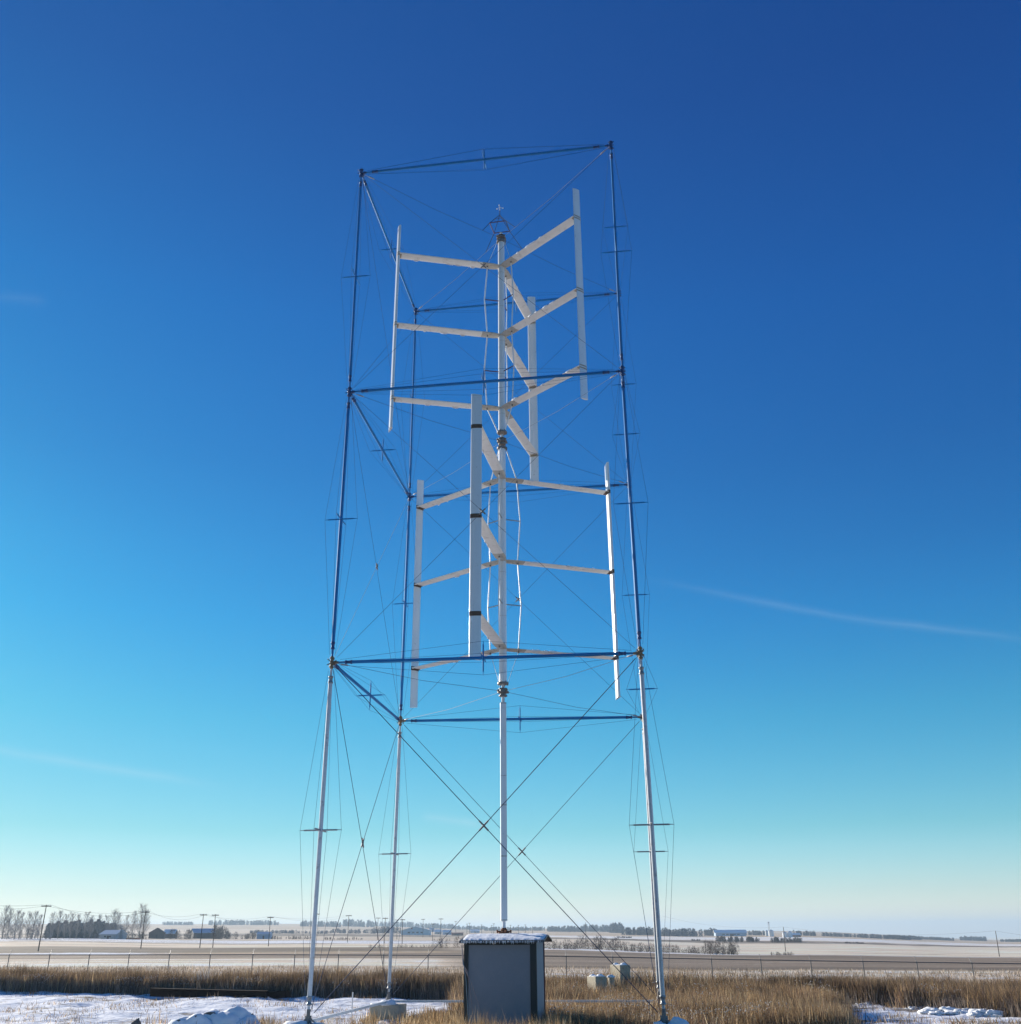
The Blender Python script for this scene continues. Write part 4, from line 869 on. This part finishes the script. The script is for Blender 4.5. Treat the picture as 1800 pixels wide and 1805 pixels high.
def conif(h, seed, w_=.36):
    rnd = random.Random(seed); tr_ = MB().tube([(0, 0, -.4), (0, 0, h * .95)], [h * .02, .02], 5); cr_ = MB()
    for k in range(420):
        z = h * (.08 + .9 * rnd.random() ** 1.1); R = w_ * h * (1 - z / h) ** .42 * rnd.uniform(.4, 1.05) + .1; an = rnd.uniform(0, 2 * PI)
        p = Vector((math.cos(an) * R, math.sin(an) * R, z - R * .25)); s_ = h * .05 * rnd.uniform(.6, 1.5); tg = Vector((-math.sin(an), math.cos(an), 0))
        c = Vector((math.cos(an) * R * .3, math.sin(an) * R * .3, z + R * .1)); cr_.add([c, p - tg * s_, p + Vector((0, 0, -s_ * .5)), p + tg * s_], [(0, 1, 2), (0, 2, 3)])
    return tr_, cr_
def proto(name, tr_, cr_, mt, mc, label, cat, group):
    o = thing(name, (0, 0, 0), label, cat, group); tr_.build('trunk', mt, o); cr_.build('crown', mc, o); return o
def copy_tree(src):
    c = src.copy(); COL.objects.link(c)
    for ch in src.children: k = ch.copy(); COL.objects.link(k); k.parent = c
    return c
ORD = ['leftmost', 'second', 'third', 'fourth', 'fifth', 'sixth', 'seventh', 'eighth', 'ninth', 'tenth', 'eleventh', 'twelfth', 'thirteenth', 'fourteenth', 'fifteenth', 'sixteenth', 'seventeenth', 'eighteenth', 'nineteenth', 'twentieth', 'twenty first', 'twenty second', 'twenty third', 'twenty fourth', 'twenty fifth', 'twenty sixth']
def plant(protos, lst, fmt, H0):
    used = set()
    lst = sorted(lst)
    for i, (px, rt, rb) in enumerate(lst):
        k = i % len(protos); d = dist_at(px, rb); B_ = gpt(px, d); h = pt(px, rt, d).z - B_.z
        o = protos[k] if k not in used else copy_tree(protos[k]); used.add(k)
        s_ = h / H0; o.location = B_; o.scale = (s_, s_, s_); o.rotation_euler = (0, 0, random.uniform(0, 6.28))
        o['label'] = fmt.format((ORD[i] if i < len(lst) - 1 else 'rightmost') + ('' if i in (0, len(lst) - 1) else ' from left'))
popl = [proto('poplar_tree', *bare_tree(12, .42, 85, s, .027, .84, .08), 'bark', 'twig', 'x', 'tree', 'bare poplars at the left') for s in (1, 2, 3)]
plant(popl, [(3, 1596, 1656), (12, 1601, 1656), (24, 1604, 1656.5), (33, 1608, 1656), (47, 1607, 1656), (56, 1606, 1656), (66, 1612, 1655.5), (88, 1608, 1655.5), (101, 1605, 1655.5), (112, 1611, 1655), (122, 1608, 1655),
    (134, 1611, 1655), (148, 1607, 1655), (158, 1614, 1655), (172, 1612, 1654.5), (184, 1613, 1654.5), (196, 1603, 1654.5), (205, 1608, 1654), (220, 1613, 1654), (232, 1606, 1654), (245, 1594, 1654.5), (253, 1603, 1654)],
    'bare poplar, {} in the pale tree row before the left snow strip', 12)
con = [proto('conifer_tree', *conif(9, s), 'bark', 'conifer', 'x', 'tree', 'dark conifers behind the bungalow') for s in (4, 5)]
rr_ = random.Random(3)
plant(con, [(84 + k * 7.2 + rr_.uniform(-2, 2), 1622 + rr_.uniform(-3, 5) + (3 if k < 3 else 0), 1654) for k in range(17)], 'dark conifer, {} in the dense row behind the pale bungalow', 9)
fz = proto('small_spruce', *conif(5, 9, .3), 'bark', 'frost', 'frosted pale spruce standing right of the pale bungalow', 'tree', None)
d = dist_at(212, 1656); fz.location = gpt(212, d); s_ = (pt(212, 1638, d).z - fz.location.z) / 5; fz.scale = (s_,) * 3
# brush masses and far woods (nobody could count the stems)
def woods(name, segs, label, m='wood_far', dens=1., cat='woods', spiky=.4, crown_w=.5):
    Vs = []; Fs = []; o_ = 0; rnd = np.random.default_rng(abs(hash(label)) % 1000 if False else len(label) * 7 + int(segs[0][0]))
    for (p0, p1, rt, rb) in segs:
        pc = (p0 + p1) / 2; d0 = dist_at(pc, rb); wid = abs(p1 - p0) / 1917 * d0; hh = pt(pc, rt, d0).z - pt(pc, rb, d0).z
        nb = int(max(6, wid / (hh * crown_w)) * 5 * dens); per = 90
        for b in range(nb):
            px = rnd.uniform(p0, p1); d = d0 * (1 + rnd.uniform(0, .04)); P = gpt(px, d); h = hh * rnd.uniform(.62 - .3 * min(1, spiky), 1.02) ** (1 + spiky)
            n = per; an = rnd.uniform(0, 2 * PI, n); q = rnd.random(n) ** .6; R = h * crown_w * .55
            zz = h * rnd.random(n); prof = np.sqrt(np.clip(1 - ((zz / h - .45) / .6) ** 2, 0, 1))
            c = np.stack([P.x + np.cos(an) * R * q * prof, P.y + np.sin(an) * R * q * prof, P.z + zz], 1); s = h * rnd.uniform(.05, .14, n) * (1.4 - .6 * spiky)
            dv = rnd.normal(0, 1, (n, 3)); dv[:, 2] = np.abs(dv[:, 2]) * (1 + spiky * 3); dv /= np.linalg.norm(dv, axis=1)[:, None]; ev = rnd.normal(0, 1, (n, 3)); ev /= np.linalg.norm(ev, axis=1)[:, None]
            k1 = c - ev * s[:, None] * (.6 - .4 * spiky); k2 = c + ev * s[:, None] * (.6 - .4 * spiky); k3 = c + dv * s[:, None] * (1.2 + 2 * spiky)
            Vs.append(np.stack([k1, k2, k3], 1).reshape(-1, 3)); Fs.append(np.arange(3 * n).reshape(-1, 3) + o_); o_ += 3 * n
    o = fast_mesh(name, np.concatenate(Vs), np.concatenate(Fs), m); return tag(o, label, cat, kind='stuff')
woods('far_woods', [(285, 340, 1625, 1631), (368, 430, 1622, 1631), (430, 491, 1623, 1631), (530, 600, 1624, 1634), (600, 660, 1622, 1634), (660, 730, 1625, 1634), (730, 800, 1628, 1637)], 'blue woods on the left skyline', spiky=.2)
woods('far_woods', [(440, 583, 1640, 1646), (583, 660, 1638, 1646), (660, 707, 1634, 1646)], 'low dark bush strip in the fields left of the warehouse', spiky=.3, crown_w=.9)
woods('far_woods', [(800, 855, 1632, 1639), (855, 960, 1634, 1641)], 'thin woods behind the drive shaft foot', spiky=.2)
woods('far_woods', [(964, 1030, 1633, 1643), (1030, 1095, 1631, 1643), (1075, 1100, 1628, 1645), (1095, 1160, 1635, 1649), (1160, 1238, 1637, 1651)], 'wide blue woods right of the shed on the skyline', spiky=.2, dens=1.4)
woods('far_woods', [(1243, 1262, 1637, 1650), (1316, 1349, 1641, 1649), (1399, 1438, 1641, 1650), (1450, 1520, 1645, 1652), (1520, 1606, 1648, 1656)], 'woods around the grain bins on the right skyline', spiky=.2)
woods('far_woods', [(1567, 1625, 1649, 1656.5), (1625, 1682, 1652, 1658), (1693, 1739, 1651, 1659), (1764, 1860, 1655.5, 1660.5)], 'dark tree clumps on the far right skyline', spiky=.1, dens=1.5)
woods('brush', [(1263, 1340, 1652, 1661), (1360, 1414, 1653, 1662), (1088, 1114, 1651, 1654), (1219, 1234, 1656, 1659), (1490, 1525, 1661, 1664)], 'bush patches in the pale fields on the right', m='brush', spiky=.4, cat='brush')
woods('brush', [(960, 1020, 1657, 1674), (1010, 1095, 1651, 1675), (1095, 1180, 1663, 1679), (1180, 1240, 1667, 1681), (1238, 1300, 1660, 1683), (1360, 1400, 1678, 1684)], 'dark leafless brush beyond the fence right of the shed', m='brush', spiky=1., cat='brush', dens=2.2, crown_w=.7)
woods('brush', [(765, 840, 1652, 1672), (650, 770, 1665, 1671)], 'dark brush behind the left side of the shed', m='brush', spiky=1., cat='brush', crown_w=.8)
woods('brush', [(0, 90, 1636, 1656), (85, 218, 1627, 1654.3)], 'pale twiggy undergrowth below the left poplars and conifers', m='twig', spiky=.8, cat='brush', crown_w=.5, dens=.75)
woods('brush', [(207, 262, 1643, 1656), (300, 345, 1640, 1656), (378, 402, 1632, 1656), (402, 450, 1644, 1656)], 'leafless brush around the farm houses at the left', m='brush', spiky=.8, cat='brush', crown_w=.8)
woods('brush', [(478, 552, 1650, 1656), (570, 640, 1652, 1657)], 'scattered low bushes on the snowy field behind the left legs', m='brush', spiky=.6, cat='brush', dens=.4)
# red emblem on the warehouse gable
wh = [o for o in bpy.data.objects if o.name == 'warehouse'][0]
hd_ = dist_at(732, 1648.5) - .35; Pc = pt(726, 1636.5, hd_)
MB().tube([Pc, Pc - FH * .12], 1.1, 12).build('red_disc', mat('red_paint', (.35, .03, .03), .6), wh)
# ------------------------------------------------------------------ air
HZ = 1.4e-4
hb = MB().box((CAM.x + FH.x * 1500, CAM.y + FH.y * 1500, 25), (15000, 15000, 105)).build('haze', mat('haze', (1, 1, 1)))
hm = hb.data.materials[0]; nt = hm.node_tree; nt.nodes.remove(nt.nodes['Principled BSDF']); pv = nt.nodes.new('ShaderNodeVolumePrincipled')
pv.inputs['Color'].default_value = (.62, .80, .98, 1); pv.inputs['Density'].default_value = HZ; pv.inputs['Anisotropy'].default_value = .2
nt.links.new(pv.outputs[0], nt.nodes['Material Output'].inputs['Volume']); tag(hb, kind='stuff')
S.cycles.volume_bounces = 0; S.cycles.max_bounces = 5; S.cycles.diffuse_bounces = 2; S.cycles.transparent_max_bounces = 4
